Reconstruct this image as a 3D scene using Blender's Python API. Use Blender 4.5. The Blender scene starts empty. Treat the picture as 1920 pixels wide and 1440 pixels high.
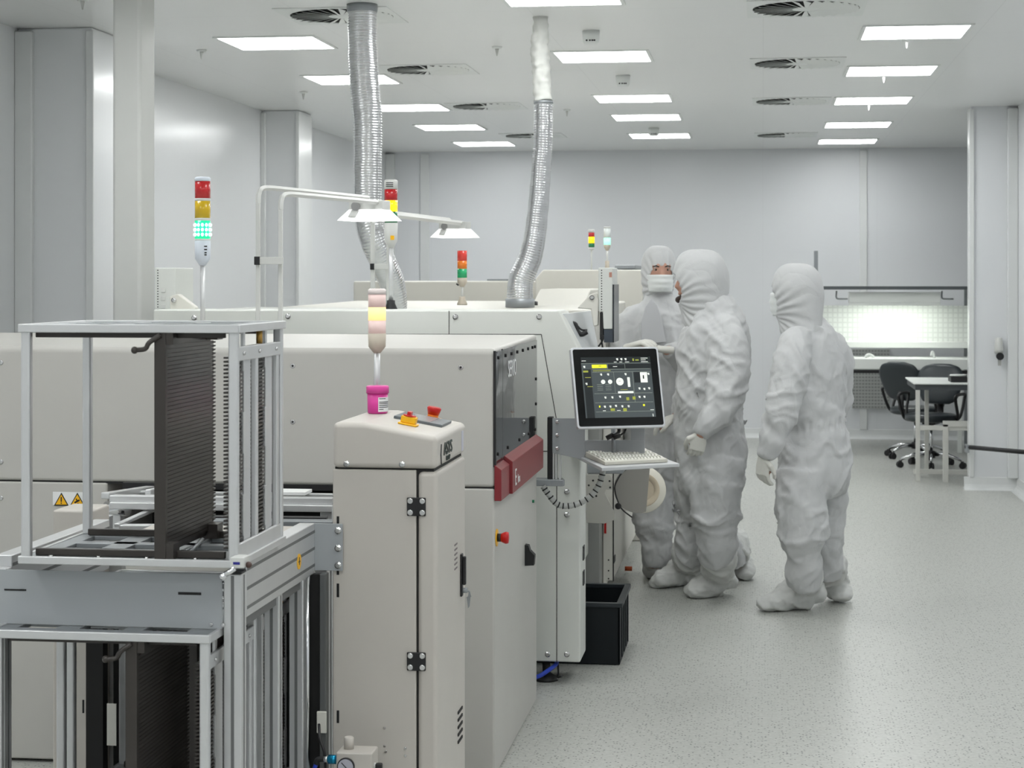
import bpy, bmesh, math, random
from mathutils import Vector, Matrix, noise
random.seed(7)
PI = math.pi
scn = bpy.context.scene
COL = scn.collection

# ------------------------------------------------------------------ camera
FPX, CAMZ, YAW = 3500.0, 1.70, math.atan(470 / 3500)
cam_d = bpy.data.cameras.new('camera')
cam = bpy.data.objects.new('camera', cam_d)
COL.objects.link(cam)
cam.location = (0, 0, CAMZ)
cam.rotation_euler = (PI / 2, 0, YAW)
cam_d.sensor_width = 36
cam_d.lens = 36 * FPX / 1920
cam_d.shift_y = -197 / 1920
cam_d.clip_end = 100
cam_d.dof.use_dof = True
cam_d.dof.focus_distance = 6.4
cam_d.dof.aperture_fstop = 10.0
scn.camera = cam

# ------------------------------------------------------------------ world, exposure
world = bpy.data.worlds.new('world')
scn.world = world
world.use_nodes = True
world.node_tree.nodes['Background'].inputs[0].default_value = (0.8, 0.85, 0.88, 1)
world.node_tree.nodes['Background'].inputs[1].default_value = 0.05
scn.view_settings.view_transform = 'Standard'
scn.view_settings.look = 'None'
scn.view_settings.exposure = 0.0
scn.view_settings.gamma = 1
LIGHT = 14.8          # strength of the ceiling panels
CEIL = 3.09


def lin(c):
    c = c / 255.0
    return c / 12.92 if c <= 0.04045 else ((c + 0.055) / 1.055) ** 2.4


# ------------------------------------------------------------------ materials
MATS = {}


def mat(name, rgb, rough=0.5, metal=0.0, spec=0.5, var=0.03, scale=6.0, bump=0.0, bscale=200, emit=0, ecol=None,
        trans=0, coat=0, alpha=1.0, ior=1.45, sss=0, aniso=None):
    if name in MATS:
        return MATS[name]
    m = bpy.data.materials.new(name)
    m.use_nodes = True
    nt = m.node_tree
    b = nt.nodes['Principled BSDF']
    col = tuple(lin(c) for c in rgb)
    tc = nt.nodes.new('ShaderNodeTexCoord')
    nz = nt.nodes.new('ShaderNodeTexNoise')
    nz.inputs['Scale'].default_value = scale
    nz.inputs['Detail'].default_value = 3
    nt.links.new(tc.outputs['Object'], nz.inputs['Vector'])
    mx = nt.nodes.new('ShaderNodeMix')
    mx.data_type = 'RGBA'
    mx.inputs[6].default_value = tuple(c * (1 - var) for c in col) + (1,)
    mx.inputs[7].default_value = tuple(min(1, c * (1 + var)) for c in col) + (1,)
    nt.links.new(nz.outputs['Fac'], mx.inputs[0])
    nt.links.new(mx.outputs[2], b.inputs['Base Color'])
    b.inputs['Roughness'].default_value = rough
    b.inputs['Metallic'].default_value = metal
    b.inputs['Specular IOR Level'].default_value = spec
    b.inputs['IOR'].default_value = ior
    b.inputs['Transmission Weight'].default_value = trans
    b.inputs['Coat Weight'].default_value = coat
    b.inputs['Alpha'].default_value = alpha
    if sss:
        b.inputs['Subsurface Weight'].default_value = sss
        b.inputs['Subsurface Radius'].default_value = (0.02, 0.02, 0.02)
    if emit:
        b.inputs['Emission Strength'].default_value = emit
        b.inputs['Emission Color'].default_value = tuple(lin(c) for c in (ecol or rgb)) + (1,)
    if bump:
        bn = nt.nodes.new('ShaderNodeTexNoise')
        bn.inputs['Scale'].default_value = bscale
        bn.inputs['Detail'].default_value = 4
        if aniso:
            mp = nt.nodes.new('ShaderNodeMapping')
            mp.inputs['Scale'].default_value = aniso
            nt.links.new(tc.outputs['Object'], mp.inputs['Vector'])
            nt.links.new(mp.outputs['Vector'], bn.inputs['Vector'])
        else:
            nt.links.new(tc.outputs['Object'], bn.inputs['Vector'])
        bp = nt.nodes.new('ShaderNodeBump')
        bp.inputs['Strength'].default_value = bump
        bp.inputs['Distance'].default_value = 0.004
        nt.links.new(bn.outputs['Fac'], bp.inputs['Height'])
        nt.links.new(bp.outputs['Normal'], b.inputs['Normal'])
    MATS[name] = m
    return m


def floor_material():
    m = bpy.data.materials.new('speckled_vinyl')
    m.use_nodes = True
    nt = m.node_tree
    b = nt.nodes['Principled BSDF']
    tc = nt.nodes.new('ShaderNodeTexCoord')
    v = nt.nodes.new('ShaderNodeTexVoronoi')
    v.inputs['Scale'].default_value = 78
    nt.links.new(tc.outputs['Object'], v.inputs['Vector'])
    r = nt.nodes.new('ShaderNodeValToRGB')
    r.color_ramp.elements[0].position = 0.0
    r.color_ramp.elements[0].color = (1, 1, 1, 1)
    r.color_ramp.elements[0].position = 0.16
    r.color_ramp.elements[1].position = 0.36
    r.color_ramp.elements[1].color = (0, 0, 0, 1)
    nt.links.new(v.outputs['Distance'], r.inputs['Fac'])
    sp = nt.nodes.new('ShaderNodeSeparateColor')
    nt.links.new(v.outputs['Color'], sp.inputs['Color'])
    gt = nt.nodes.new('ShaderNodeMath')
    gt.operation = 'GREATER_THAN'
    gt.inputs[1].default_value = 0.5
    nt.links.new(sp.outputs[0], gt.inputs[0])
    mu = nt.nodes.new('ShaderNodeMath')
    mu.operation = 'MULTIPLY'
    nt.links.new(r.outputs['Color'], mu.inputs[0])
    nt.links.new(gt.outputs[0], mu.inputs[1])
    n2 = nt.nodes.new('ShaderNodeTexNoise')
    n2.inputs['Scale'].default_value = 55
    nt.links.new(tc.outputs['Object'], n2.inputs['Vector'])
    base = nt.nodes.new('ShaderNodeMix')
    base.data_type = 'RGBA'
    base.inputs[6].default_value = (lin(160), lin(162), lin(157), 1)
    base.inputs[7].default_value = (lin(200), lin(201), lin(196), 1)
    nt.links.new(n2.outputs['Fac'], base.inputs[0])
    mx = nt.nodes.new('ShaderNodeMix')
    mx.data_type = 'RGBA'
    nt.links.new(mu.outputs[0], mx.inputs[0])
    nt.links.new(base.outputs[2], mx.inputs[6])
    mx.inputs[7].default_value = (lin(58), lin(62), lin(64), 1)
    nt.links.new(mx.outputs[2], b.inputs['Base Color'])
    b.inputs['Roughness'].default_value = 0.36
    b.inputs['Specular IOR Level'].default_value = 0.5
    return m


def panel_material(name, rgb, rough, sx, sy, axis, line=0.94, width=0.004):
    """painted sandwich panels with fine joints"""
    m = bpy.data.materials.new(name)
    m.use_nodes = True
    nt = m.node_tree
    b = nt.nodes['Principled BSDF']
    tc = nt.nodes.new('ShaderNodeTexCoord')
    sep = nt.nodes.new('ShaderNodeSeparateXYZ')
    nt.links.new(tc.outputs['Object'], sep.inputs[0])
    facs = []
    for ax, s in zip(axis, (sx, sy)):
        if not s:
            continue
        d = nt.nodes.new('ShaderNodeMath'); d.operation = 'DIVIDE'; d.inputs[1].default_value = s
        nt.links.new(sep.outputs[ax], d.inputs[0])
        fr = nt.nodes.new('ShaderNodeMath'); fr.operation = 'FRACT'
        nt.links.new(d.outputs[0], fr.inputs[0])
        lt = nt.nodes.new('ShaderNodeMath'); lt.operation = 'LESS_THAN'; lt.inputs[1].default_value = width / s
        nt.links.new(fr.outputs[0], lt.inputs[0])
        facs.append(lt)
    mxm = facs[0]
    if len(facs) > 1:
        mm = nt.nodes.new('ShaderNodeMath'); mm.operation = 'MAXIMUM'
        nt.links.new(facs[0].outputs[0], mm.inputs[0]); nt.links.new(facs[1].outputs[0], mm.inputs[1])
        mxm = mm
    mx = nt.nodes.new('ShaderNodeMix'); mx.data_type = 'RGBA'
    c = tuple(lin(v) for v in rgb)
    mx.inputs[6].default_value = c + (1,)
    mx.inputs[7].default_value = tuple(v * line for v in c) + (1,)
    nt.links.new(mxm.outputs[0], mx.inputs[0])
    nt.links.new(mx.outputs[2], b.inputs['Base Color'])
    b.inputs['Roughness'].default_value = rough
    return m


def crumple(m, scale=9.0, strength=.55, dist=.012):
    nt = m.node_tree
    b = nt.nodes['Principled BSDF']
    tc = nt.nodes.new('ShaderNodeTexCoord')
    nz = nt.nodes.new('ShaderNodeTexNoise'); nz.inputs['Scale'].default_value = 5
    nt.links.new(tc.outputs['Object'], nz.inputs['Vector'])
    mp = nt.nodes.new('ShaderNodeMapping'); mp.inputs['Scale'].default_value = (1, 1, .62); mp.inputs['Rotation'].default_value = (.5, .35, 0)
    nt.links.new(tc.outputs['Object'], mp.inputs['Vector'])
    ad = nt.nodes.new('ShaderNodeMix'); ad.data_type = 'VECTOR'; ad.inputs[0].default_value = .12
    nt.links.new(mp.outputs[0], ad.inputs[4]); nt.links.new(nz.outputs['Color'], ad.inputs[5])
    prev = b.inputs['Normal'].links[0].from_node if b.inputs['Normal'].links else None
    for sc_, st_ in ((scale, strength), (scale * 2.3, strength * .45)):
        v = nt.nodes.new('ShaderNodeTexVoronoi'); v.feature = 'DISTANCE_TO_EDGE'; v.inputs['Scale'].default_value = sc_
        nt.links.new(ad.outputs[1], v.inputs['Vector'])
        bp = nt.nodes.new('ShaderNodeBump'); bp.inputs['Strength'].default_value = st_; bp.inputs['Distance'].default_value = dist * 9 / sc_
        nt.links.new(v.outputs['Distance'], bp.inputs['Height'])
        if prev is not None: nt.links.new(prev.outputs['Normal'], bp.inputs['Normal'])
        prev = bp
    nt.links.new(prev.outputs['Normal'], b.inputs['Normal'])
    return m


WHITE = mat('white_paint', (205, 206, 203), 0.38)
PANEL = mat('machine_enamel_grey', (189, 187, 182), 0.4, bump=0.05, bscale=900)
PANEL2 = mat('machine_enamel_cool', (218, 220, 215), 0.38, bump=0.05, bscale=900)
BEIGE = mat('cabinet_enamel_warm', (196, 191, 184), 0.42, bump=0.06, bscale=900)
CREAM = mat('cream_enamel', (214, 212, 204), 0.45)
ALU = mat('anodised_aluminium', (208, 209, 210), 0.36, 0.6, var=0.05, scale=20)
ALUD = mat('anodised_aluminium_shadow_line', (120, 121, 122), 0.5, 0.5)
STEEL = mat('zinc_plate', (150, 154, 157), 0.42, 0.55, var=0.06, scale=12)
PLATE = mat('grey_coated_plate', (160, 164, 167), 0.5, 0.0, var=0.03)
CHROME = mat('chrome', (225, 226, 228), 0.14, 1.0)
SCREW = mat('screw_steel', (205, 205, 205), 0.25, 1.0)
BLACK = mat('black_plastic', (28, 28, 30), 0.45)
ESD = mat('black_esd_plastic', (56, 52, 49), 0.3, var=0.12, scale=14)
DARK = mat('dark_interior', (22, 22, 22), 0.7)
SEAM = mat('seam_gap', (38, 38, 38), 0.8)
RED = mat('red_plastic', (190, 24, 22), 0.35)
YEL = mat('yellow_plastic', (245, 185, 20), 0.4)
BARRED = mat('burgundy_enamel', (128, 42, 48), 0.38)
FOIL = mat('aluminium_foil_duct', (205, 206, 207), 0.2, 0.97, var=0.12, scale=30, bump=0.3, bscale=50)
SLEEVE = mat('white_fabric_sleeve', (205, 206, 202), 0.8, bump=0.6, bscale=18)
SUIT = mat('white_nonwoven_fabric', (198, 199, 200), 0.75, spec=0.3, var=0.02, bump=0.25, bscale=30, sss=0.0)
SUIT2 = mat('white_film_fabric', (208, 209, 207), 0.7, spec=0.25, var=0.02, bump=0.35, bscale=16)
crumple(SUIT, 7, .95); crumple(SUIT2, 10, .7)
MASKM = mat('white_mask_fabric', (222, 225, 224), 0.8, spec=0.2)
GLOVE = mat('pale_latex', (215, 214, 208), 0.5, bump=0.2, bscale=60)
SKIN = mat('skin', (186, 142, 124), 0.5, var=0.08, scale=30)
HAIR = mat('dark_hair', (48, 36, 30), 0.7)
EYEW = mat('eye_white', (165, 145, 135), 0.3)
IRIS = mat('dark_iris', (40, 28, 22), 0.2)
FLOORM = floor_material()
WALLM = panel_material('wall_panels', (222, 224, 227), 0.33, 1.2, 0, (0, 2))
WALLL = panel_material('wall_panels_left', (224, 226, 228), 0.2, 1.2, 0, (1, 2))
CEILM = panel_material('ceiling_panels', (238, 239, 238), 0.3, 1.2, 1.2, (0, 1), 0.93, 0.006)
CFIX = mat('ceiling_fitting_white', (232, 235, 233), 0.35)
TRIMM = mat('trim_profile', (222, 224, 224), 0.22)


# ------------------------------------------------------------------ placement helpers
def pt(px, py, t=None, X=None, Y=None, Z=None):
    """real position of a point of the photograph once one of its coordinates is known"""
    u, v = (px - 960) / FPX, (523 - py) / FPX
    kx = -math.sin(YAW) + u * math.cos(YAW)
    ky = math.cos(YAW) + u * math.sin(YAW)
    if X is not None: t = X / kx
    if Y is not None: t = Y / ky
    if Z is not None: t = (Z - CAMZ) / v
    return Vector((t * kx, t * ky, CAMZ + t * v))


def origin(o):
    """world location of an object, for children that are built in world coordinates"""
    p = Vector((0, 0, 0))
    while o is not None:
        p += o.location
        o = o.parent
    return p


def tag(o, label=None, cat=None, group=None, kind=None):
    if label: o['label'] = label
    if cat: o['category'] = cat
    if group: o['group'] = group
    if kind: o['kind'] = kind
    return o


def thing(name, label, cat, loc=(0, 0, 0), rz=0, group=None):
    o = bpy.data.objects.new(name, None)
    o.empty_display_size = 0.05
    COL.objects.link(o)
    o.location = loc
    o.rotation_euler = (0, 0, rz)
    return tag(o, label, cat, group)


def frame_of(d, side=None):
    d = d.normalized()
    s = Vector(side) if side is not None else (Vector((0, 0, 1)) if abs(d.z) < 0.9 else Vector((1, 0, 0)))
    s = (s - d * s.dot(d))
    if s.length < 1e-5: s = d.orthogonal()
    s.normalize()
    return s, d.cross(s)


class MB:
    """collects shapes for ONE mesh object"""

    def __init__(self):
        self.bm = bmesh.new()
        self.mi = 0

    def _faces(self, fs):
        for f in fs:
            f.material_index = self.mi
        return self

    def box(self, x0, x1, y0, y1, z0, z1, M=None):
        vs = [self.bm.verts.new((x, y, z)) for x in (x0, x1) for y in (y0, y1) for z in (z0, z1)]
        if M is not None:
            for v in vs: v.co = M @ v.co
        q = [(0, 1, 3, 2), (4, 6, 7, 5), (0, 4, 5, 1), (2, 3, 7, 6), (0, 2, 6, 4), (1, 5, 7, 3)]
        return self._faces([self.bm.faces.new([vs[i] for i in f]) for f in q])

    def prism(self, poly, axis, a, b, M=None):
        """poly of 2D points in the plane normal to axis ('x': (y,z), 'y': (x,z), 'z': (x,y)), from a to b"""
        def P(p, c):
            v = {'x': (c, p[0], p[1]), 'y': (p[0], c, p[1]), 'z': (p[0], p[1], c)}[axis]
            v = Vector(v)
            return M @ v if M is not None else v
        A = [self.bm.verts.new(P(p, a)) for p in poly]
        B = [self.bm.verts.new(P(p, b)) for p in poly]
        fs = [self.bm.faces.new(A), self.bm.faces.new(B[::-1])]
        n = len(poly)
        for i in range(n):
            fs.append(self.bm.faces.new([A[i], B[i], B[(i + 1) % n], A[(i + 1) % n]]))
        return self._faces(fs)

    def loft(self, pts, rads, n=16, side=None, cap=True):
        pts = [Vector(p) for p in pts]
        rings = []
        ref = side
        for i, p in enumerate(pts):
            d = pts[min(i + 1, len(pts) - 1)] - pts[max(i - 1, 0)]
            if d.length < 1e-9: d = Vector((0, 0, 1))
            s, f = frame_of(d, ref)
            if side is None: ref = s
            r = rads[i]
            rx, ry = r if isinstance(r, (tuple, list)) else (r, r)
            rings.append([self.bm.verts.new(p + s * rx * math.cos(2 * PI * k / n) + f * ry * math.sin(2 * PI * k / n)) for k in range(n)])
        fs = []
        for A, B in zip(rings, rings[1:]):
            for k in range(n):
                fs.append(self.bm.faces.new([A[k], A[(k + 1) % n], B[(k + 1) % n], B[k]]))
        for f in fs: f.smooth = True
        if cap:
            fs.append(self.bm.faces.new(rings[0][::-1]))
            fs.append(self.bm.faces.new(rings[-1]))
        return self._faces(fs)

    def cyl(self, p0, p1, r0, r1=None, n=20):
        r1 = r0 if r1 is None else r1
        return self.loft([p0, p1], [r0, r1], n)

    def lathe(self, c, prof, axis=(0, 0, 1), n=28):
        c = Vector(c); ax = Vector(axis).normalized()
        pts = []; rads = []
        s, f = frame_of(ax)
        rings = []
        for h, r in prof:
            p = c + ax * h
            r = max(r, 1e-4)
            rings.append([self.bm.verts.new(p + s * r * math.cos(2 * PI * k / n) + f * r * math.sin(2 * PI * k / n)) for k in range(n)])
        fs = []
        for A, B in zip(rings, rings[1:]):
            for k in range(n):
                fs.append(self.bm.faces.new([A[k], A[(k + 1) % n], B[(k + 1) % n], B[k]]))
        for q in fs: q.smooth = True
        fs.append(self.bm.faces.new(rings[0][::-1])); fs.append(self.bm.faces.new(rings[-1]))
        return self._faces(fs)

    def ball(self, c, r, n=14):
        rx, ry, rz = r if isinstance(r, (tuple, list)) else (r, r, r)
        c = Vector(c)
        rings = []
        for i in range(1, n // 2 + 1):
            th = PI * i / (n // 2 + 1)
            rings.append([self.bm.verts.new(c + Vector((rx * math.sin(th) * math.cos(2 * PI * k / n), ry * math.sin(th) * math.sin(2 * PI * k / n), rz * math.cos(th)))) for k in range(n)])
        t = self.bm.verts.new(c + Vector((0, 0, rz))); b = self.bm.verts.new(c - Vector((0, 0, rz)))
        fs = []
        for A, B in zip(rings, rings[1:]):
            for k in range(n): fs.append(self.bm.faces.new([A[k], B[k], B[(k + 1) % n], A[(k + 1) % n]]))
        for k in range(n):
            fs.append(self.bm.faces.new([t, rings[0][k], rings[0][(k + 1) % n]]))
            fs.append(self.bm.faces.new([b, rings[-1][(k + 1) % n], rings[-1][k]]))
        for q in fs: q.smooth = True
        return self._faces(fs)

    def tube(self, pts, r, n=10, res=6):
        return self.loft(smooth_path(pts, res), [r] * (len(smooth_path(pts, res))), n)

    def build(self, name, m, parent=None, bevel=0, seg=2, local=False, **tags):
        bmesh.ops.recalc_face_normals(self.bm, faces=self.bm.faces)
        if parent is not None and not local:
            off = origin(parent)
            for v in self.bm.verts: v.co -= off
        me = bpy.data.meshes.new(name)
        self.bm.to_mesh(me)
        self.bm.free()
        for x in (m if isinstance(m, (list, tuple)) else [m]): me.materials.append(x)
        o = bpy.data.objects.new(name, me)
        COL.objects.link(o)
        if parent is not None: o.parent = parent
        if bevel:
            b = o.modifiers.new('bevel', 'BEVEL')
            b.width = bevel; b.segments = seg; b.limit_method = 'ANGLE'; b.angle_limit = math.radians(40)
            b.harden_normals = True
        if tags: tag(o, **tags)
        return o


def smooth_path(pts, res=6):
    pts = [Vector(p) for p in pts]
    if len(pts) < 3 or res < 2: return pts
    P = [2 * pts[0] - pts[1]] + pts + [2 * pts[-1] - pts[-2]]
    out = []
    for i in range(1, len(P) - 2):
        p0, p1, p2, p3 = P[i - 1:i + 3]
        for k in range(res):
            t = k / res
            out.append(0.5 * ((2 * p1) + (p2 - p0) * t + (2 * p0 - 5 * p1 + 4 * p2 - p3) * t * t + (3 * p1 - p0 - 3 * p2 + p3) * t ** 3))
    out.append(pts[-1])
    return out


def smooth_vals(vals, res=6):
    n = len(vals[0]) if isinstance(vals[0], (tuple, list)) else 1
    vs = [Vector((tuple(v) + (0, 0, 0))[:3]) if n > 1 else Vector((v, 0, 0)) for v in vals]
    out = smooth_path(vs, res)
    return [(v.x, v.y) if n > 1 else v.x for v in out]


def box(name, m, dims, parent=None, bevel=0, **tags):
    return MB().box(*dims).build(name, m, parent, bevel, **tags)


def clone(root, loc=None, rz=None, **tags):
    c = root.copy(); COL.objects.link(c)
    if loc is not None: c.location = loc
    if rz is not None: c.rotation_euler = (0, 0, rz)
    def kids(src, dst):
        for ch in list(src.children):
            k = ch.copy(); COL.objects.link(k); k.parent = dst
            kids(ch, k)
    kids(root, c)
    tag(c, **tags)
    return c


def text(name, body, m, size, loc, xdir, updir, parent=None, extrude=0.0006, sx=1.0, align='CENTER', **tags):
    cu = bpy.data.curves.new(name, 'FONT')
    cu.body = body; cu.size = size; cu.extrude = extrude
    cu.align_x = align; cu.align_y = 'CENTER'
    tmp = bpy.data.objects.new('tmp_text', cu)
    COL.objects.link(tmp)
    dg = bpy.context.evaluated_depsgraph_get()
    me = bpy.data.meshes.new_from_object(tmp.evaluated_get(dg))
    bpy.data.objects.remove(tmp)
    x = Vector(xdir).normalized(); u = Vector(updir).normalized(); z = x.cross(u)
    M = Matrix(((x.x, u.x, z.x, loc[0]), (x.y, u.y, z.y, loc[1]), (x.z, u.z, z.z, loc[2]), (0, 0, 0, 1))) @ Matrix.Diagonal((sx, 1, 1, 1))
    me.transform(M)
    if parent is not None: me.transform(Matrix.Translation(-origin(parent)))
    me.materials.clear(); me.materials.append(m)
    o = bpy.data.objects.new(name, me)
    COL.objects.link(o)
    if parent is not None: o.parent = parent
    if tags: tag(o, **tags)
    return o


def structure(name, m, dims, bevel=0):
    return box(name, m, dims, None, bevel, kind='structure')


# ------------------------------------------------------------------ room
YB, XL, XR = 20.15, -4.1, 2.03
structure('floor', FLOORM, (-5, 4.4, -4.2, YB + .2, -0.1, 0))
structure('ceiling', CEILM, (-5, 4.4, -4.2, YB + .2, CEIL, CEIL + .1))
structure('wall_back', WALLM, (-5, 4.4, YB, YB + .15, 0, CEIL))
structure('wall_left', WALLL, (XL - .15, XL, -4.2, YB, 0, CEIL))
structure('wall_front', WALLM, (-5, 4.4, -4.2, -4.05, 0, CEIL))
structure('wall_right', WALLM, (XR, XR + .12, -4.05, 15.42, 0, CEIL))
structure('wall_right_far', WALLM, (4.2, 4.35, 15.3, YB, 0, CEIL))
structure('wall_partition', WALLM, (1.667, XR + .12, 15.42, 15.52, 0, CEIL))
structure('wall_passage', WALLM, (XR + .12, 4.35, 15.3, 15.42, 0, CEIL))
structure('wall_column_left_near', WALLL, (XL, -3.665, 9.9, 10.6, 0, CEIL), 0.012)
structure('wall_column_left_far', WALLL, (XL, -3.785, 15.0, 15.42, 0, CEIL), 0.012)


def coving(name, pts):
    """quarter-round skirting that curves from floor to wall"""
    mb = MB()
    for (x, y, dx, dy, L, along) in pts:
        prof = [(0, 0), (0.055, 0)] + [(0.055 - 0.055 * math.sin(a), 0.055 - 0.055 * math.cos(a)) for a in [i * PI / 12 for i in range(1, 7)]] + [(0, 0.055)]
        prof = [(0, 0), (0.06, 0), (0.045, 0.004), (0.03, 0.012), (0.016, 0.027), (0.008, 0.045), (0.005, 0.1), (0, 0.105)]
        if along == 'x':
            mb.prism([(y + dy * a, b) for a, b in prof], 'x', x, x + L)
        else:
            mb.prism([(x + dx * a, b) for a, b in prof], 'y', y, y + L)
    return mb.build(name, TRIMM, kind='structure')


coving('baseboard_back', [(-4.1, YB, 0, -1, 8.2, 'x')])
coving('baseboard_left', [(XL, -4.05, 1, 0, 24.2, 'y')])
coving('baseboard_right', [(XR, -4.05, -1, 0, 19.47, 'y')])
coving('baseboard_partition', [(1.61, 15.42, 0, -1, .42, 'x'), (1.667, 15.42, -1, 0, .1, 'y')])
ti = [0]


def trim(x0, x1, y0, y1):
    ti[0] += 1
    MB().box(x0, x1, y0, y1, 0.1, CEIL - .02).build('trim_%d' % ti[0], TRIMM, None, 0.006, kind='structure')


trim(-4.1, -4.0, 9.86, 9.9)
trim(-3.7, -3.655, 9.885, 9.91)
trim(-4.1, -4.06, 14.96, 15.0)
trim(-3.81, -3.78, 14.985, 15.43)
trim(-4.1, -4.0, YB - .05, YB)
trim(-3.72, -3.62, YB - .02, YB)
trim(1.65, 1.69, 15.40, 15.54)
trim(1.95, XR, 15.36, 15.42)
trim(1.02, 1.1, YB - .02, YB)
# nearby boxed pipe riser behind the machines
pA = pt(210, 300, Y=8.62); pB = pt(262, 300, Y=8.62)
rz = MB()
rz.box(pA.x, pB.x + .005, 8.62, 8.84, 0, CEIL)
rz.build('wall_riser', WHITE, None, 0.02, 3, kind='structure')

# ------------------------------------------------------------------ ceiling fittings
GLOW = mat('ceiling_panel_diffuser', (255, 255, 255), 0.5, emit=LIGHT, ecol=(252, 254, 253))


def ceiling_light(x, y, label, group='ceiling panel lights'):
    global CL
    if CL is None:
        t = thing('ceiling_light', label, 'ceiling light', (x, y, CEIL), 0, group)
        f = MB()
        for a in ((-.3, -.28, -.3, .3), (.28, .3, -.3, .3), (-.28, .28, -.3, -.275), (-.28, .28, .275, .3)):
            f.box(a[0], a[1], a[2], a[3], -.008, -.0005)
        f.build('frame', CFIX, t, local=True)
        MB().box(-.28, .28, -.275, .275, -.006, -.0005).build('diffuser', GLOW, t, local=True)
        CL = t
        return t
    return clone(CL, (x, y, CEIL), label=label, group=group)


CL = None
order = ['nearest', 'second', 'third', 'fourth', 'farthest']
for cname, X, Ys in (('left', -2.83, (10.69, 12.72, 14.86, 16.85, 18.95)),
                     ('middle', -.985, (9.12, 11.61, 14.33, 16.02, 18.11)),
                     ('right', .845, (10.69, 12.66, 14.75, 17.05, 19.1))):
    for k, Y in enumerate(Ys):
        ceiling_light(X, Y, 'square white ceiling light panel, %s from the camera in the %s row' % (order[k], cname))
for X, Ys in ((-2.83, (7.4, 5.3, 3.2, 1.1, -1.0, -3.0)), (-.985, (7.0, 4.9, 2.8, .7, -1.4, -3.3)), (.845, (8.57, 6.45, 4.33, 2.2, .1, -2.0))):
    for Y in Ys:
        ceiling_light(X, Y, 'square white ceiling light panel above the front of the room, outside the photo', 'ceiling panel lights near the camera')

SW = None


def swirl(x, y, label):
    global SW
    if SW is None:
        t = thing('ceiling_vent', label, 'air vent', (x, y, CEIL), 0, 'swirl air diffusers')
        q = MB(); n_ = 64; zb_, zt2 = -.005, -.0005
        def sqp(a):
            c_, s_ = math.cos(a), math.sin(a); m_ = max(abs(c_), abs(s_)); return (.3 * c_ / m_, .3 * s_ / m_)
        for k in range(n_):
            a0, a1 = 2 * PI * k / n_, 2 * PI * (k + 1) / n_
            p0, p1 = sqp(a0), sqp(a1)
            q.prism([p0, p1, (.272 * math.cos(a1), .272 * math.sin(a1)), (.272 * math.cos(a0), .272 * math.sin(a0))], 'z', zb_, zt2)
        q.build('face_plate', CFIX, t, local=True)
        MB().lathe((0, 0, -.0012), [(0, .271), (.0007, .271)], n=48).build('dark_recess', DARK, t, local=True)
        v = MB()
        N = 28
        for k in range(N):
            a = 2 * PI * k / N
            M = Matrix.Translation((0, 0, -.0075)) @ Matrix.Rotation(a, 4, 'Z') @ Matrix.Rotation(math.radians(-17), 4, 'X')
            r0, r1 = .07, .268
            w0, w1 = r0 * 2 * PI / N * .44, r1 * 2 * PI / N * .36
            v.prism([(r0, -w0), (r1, -w1), (r1, w1), (r0, w0)], 'z', -.0006, .0006, M)
        v.lathe((0, 0, -.008), [(0, .02), (.001, .075), (.004, .078)], n=32)
        v.build('vanes', CFIX, t, local=True)
        SW = t
        return t
    return clone(SW, (x, y, CEIL), label=label)


for k, Y in enumerate((9.64, 12.2, 14.85, 17.95)):
    swirl(-2.2, Y, 'round swirl air diffuser in the ceiling, %s of the left row' % ['nearest', 'second', 'third', 'farthest'][k])
for k, Y in enumerate((9.69, 12.15, 14.74, 18.2)):
    swirl(.22, Y, 'round swirl air diffuser in the ceiling, %s of the right row' % ['nearest', 'second', 'third', 'farthest'][k])

SPR = None
for k, (px, py, where) in enumerate(((1700, 80, 'below the nearest right light'), (1657, 146, 'below the second right light'),
                                     (1629, 199, 'below the third right light'), (378, 100, 'left of the nearest left light'), (932, 94, 'between the ducts'),
                                     (1063, 210, 'right of the far duct'), (155, 5, 'above the left column'), (569, 178, 'above the far left column'))):
    p = pt(px, py, Z=CEIL - .02)
    if SPR is None:
        t = thing('sprinkler_head', 'small ceiling sprinkler head ' + where, 'sprinkler', (p.x, p.y, CEIL), 0, 'ceiling sprinklers')
        MB().lathe((0, 0, -.012), [(0, .026), (.006, .03), (.0115, .032)]).build('escutcheon', CFIX, t, local=True)
        MB().lathe((0, 0, -.055), [(0, .003), (.004, .004), (.03, .009), (.043, .012)], n=12).build('nozzle', WHITE, t, local=True)
        SPR = t
    else:
        clone(SPR, (p.x, p.y, CEIL), label='small ceiling sprinkler head ' + where)
DET = None
for k, (px, py, where) in enumerate(((1108, 68, 'nearest of three'), (1168, 150, 'second of three'), (1226, 246, 'farthest of three'))):
    p = pt(px, py, Z=CEIL - .03)
    lab = 'white ceiling sensor housing with dark sensor dots, %s in the middle' % where
    if DET is None:
        t = thing('ceiling_sensor', lab, 'sensor', (p.x, p.y, CEIL), 0, 'ceiling sensors')
        MB().lathe((0, 0, -.075), [(0, .035), (.012, .045), (.03, .047), (.0745, .05)], n=24).build('housing', CFIX, t, local=True)
        d = MB()
        for x in (-.02, -.002, .012, .024): d.ball((x, -.0455, -.058), (.006, .006, .005), 8)
        d.build('sensor_dots', BLACK, t, local=True)
        DET = t
    else:
        clone(DET, (p.x, p.y, CEIL), label=lab)

# ------------------------------------------------------------------ ducts


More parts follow.
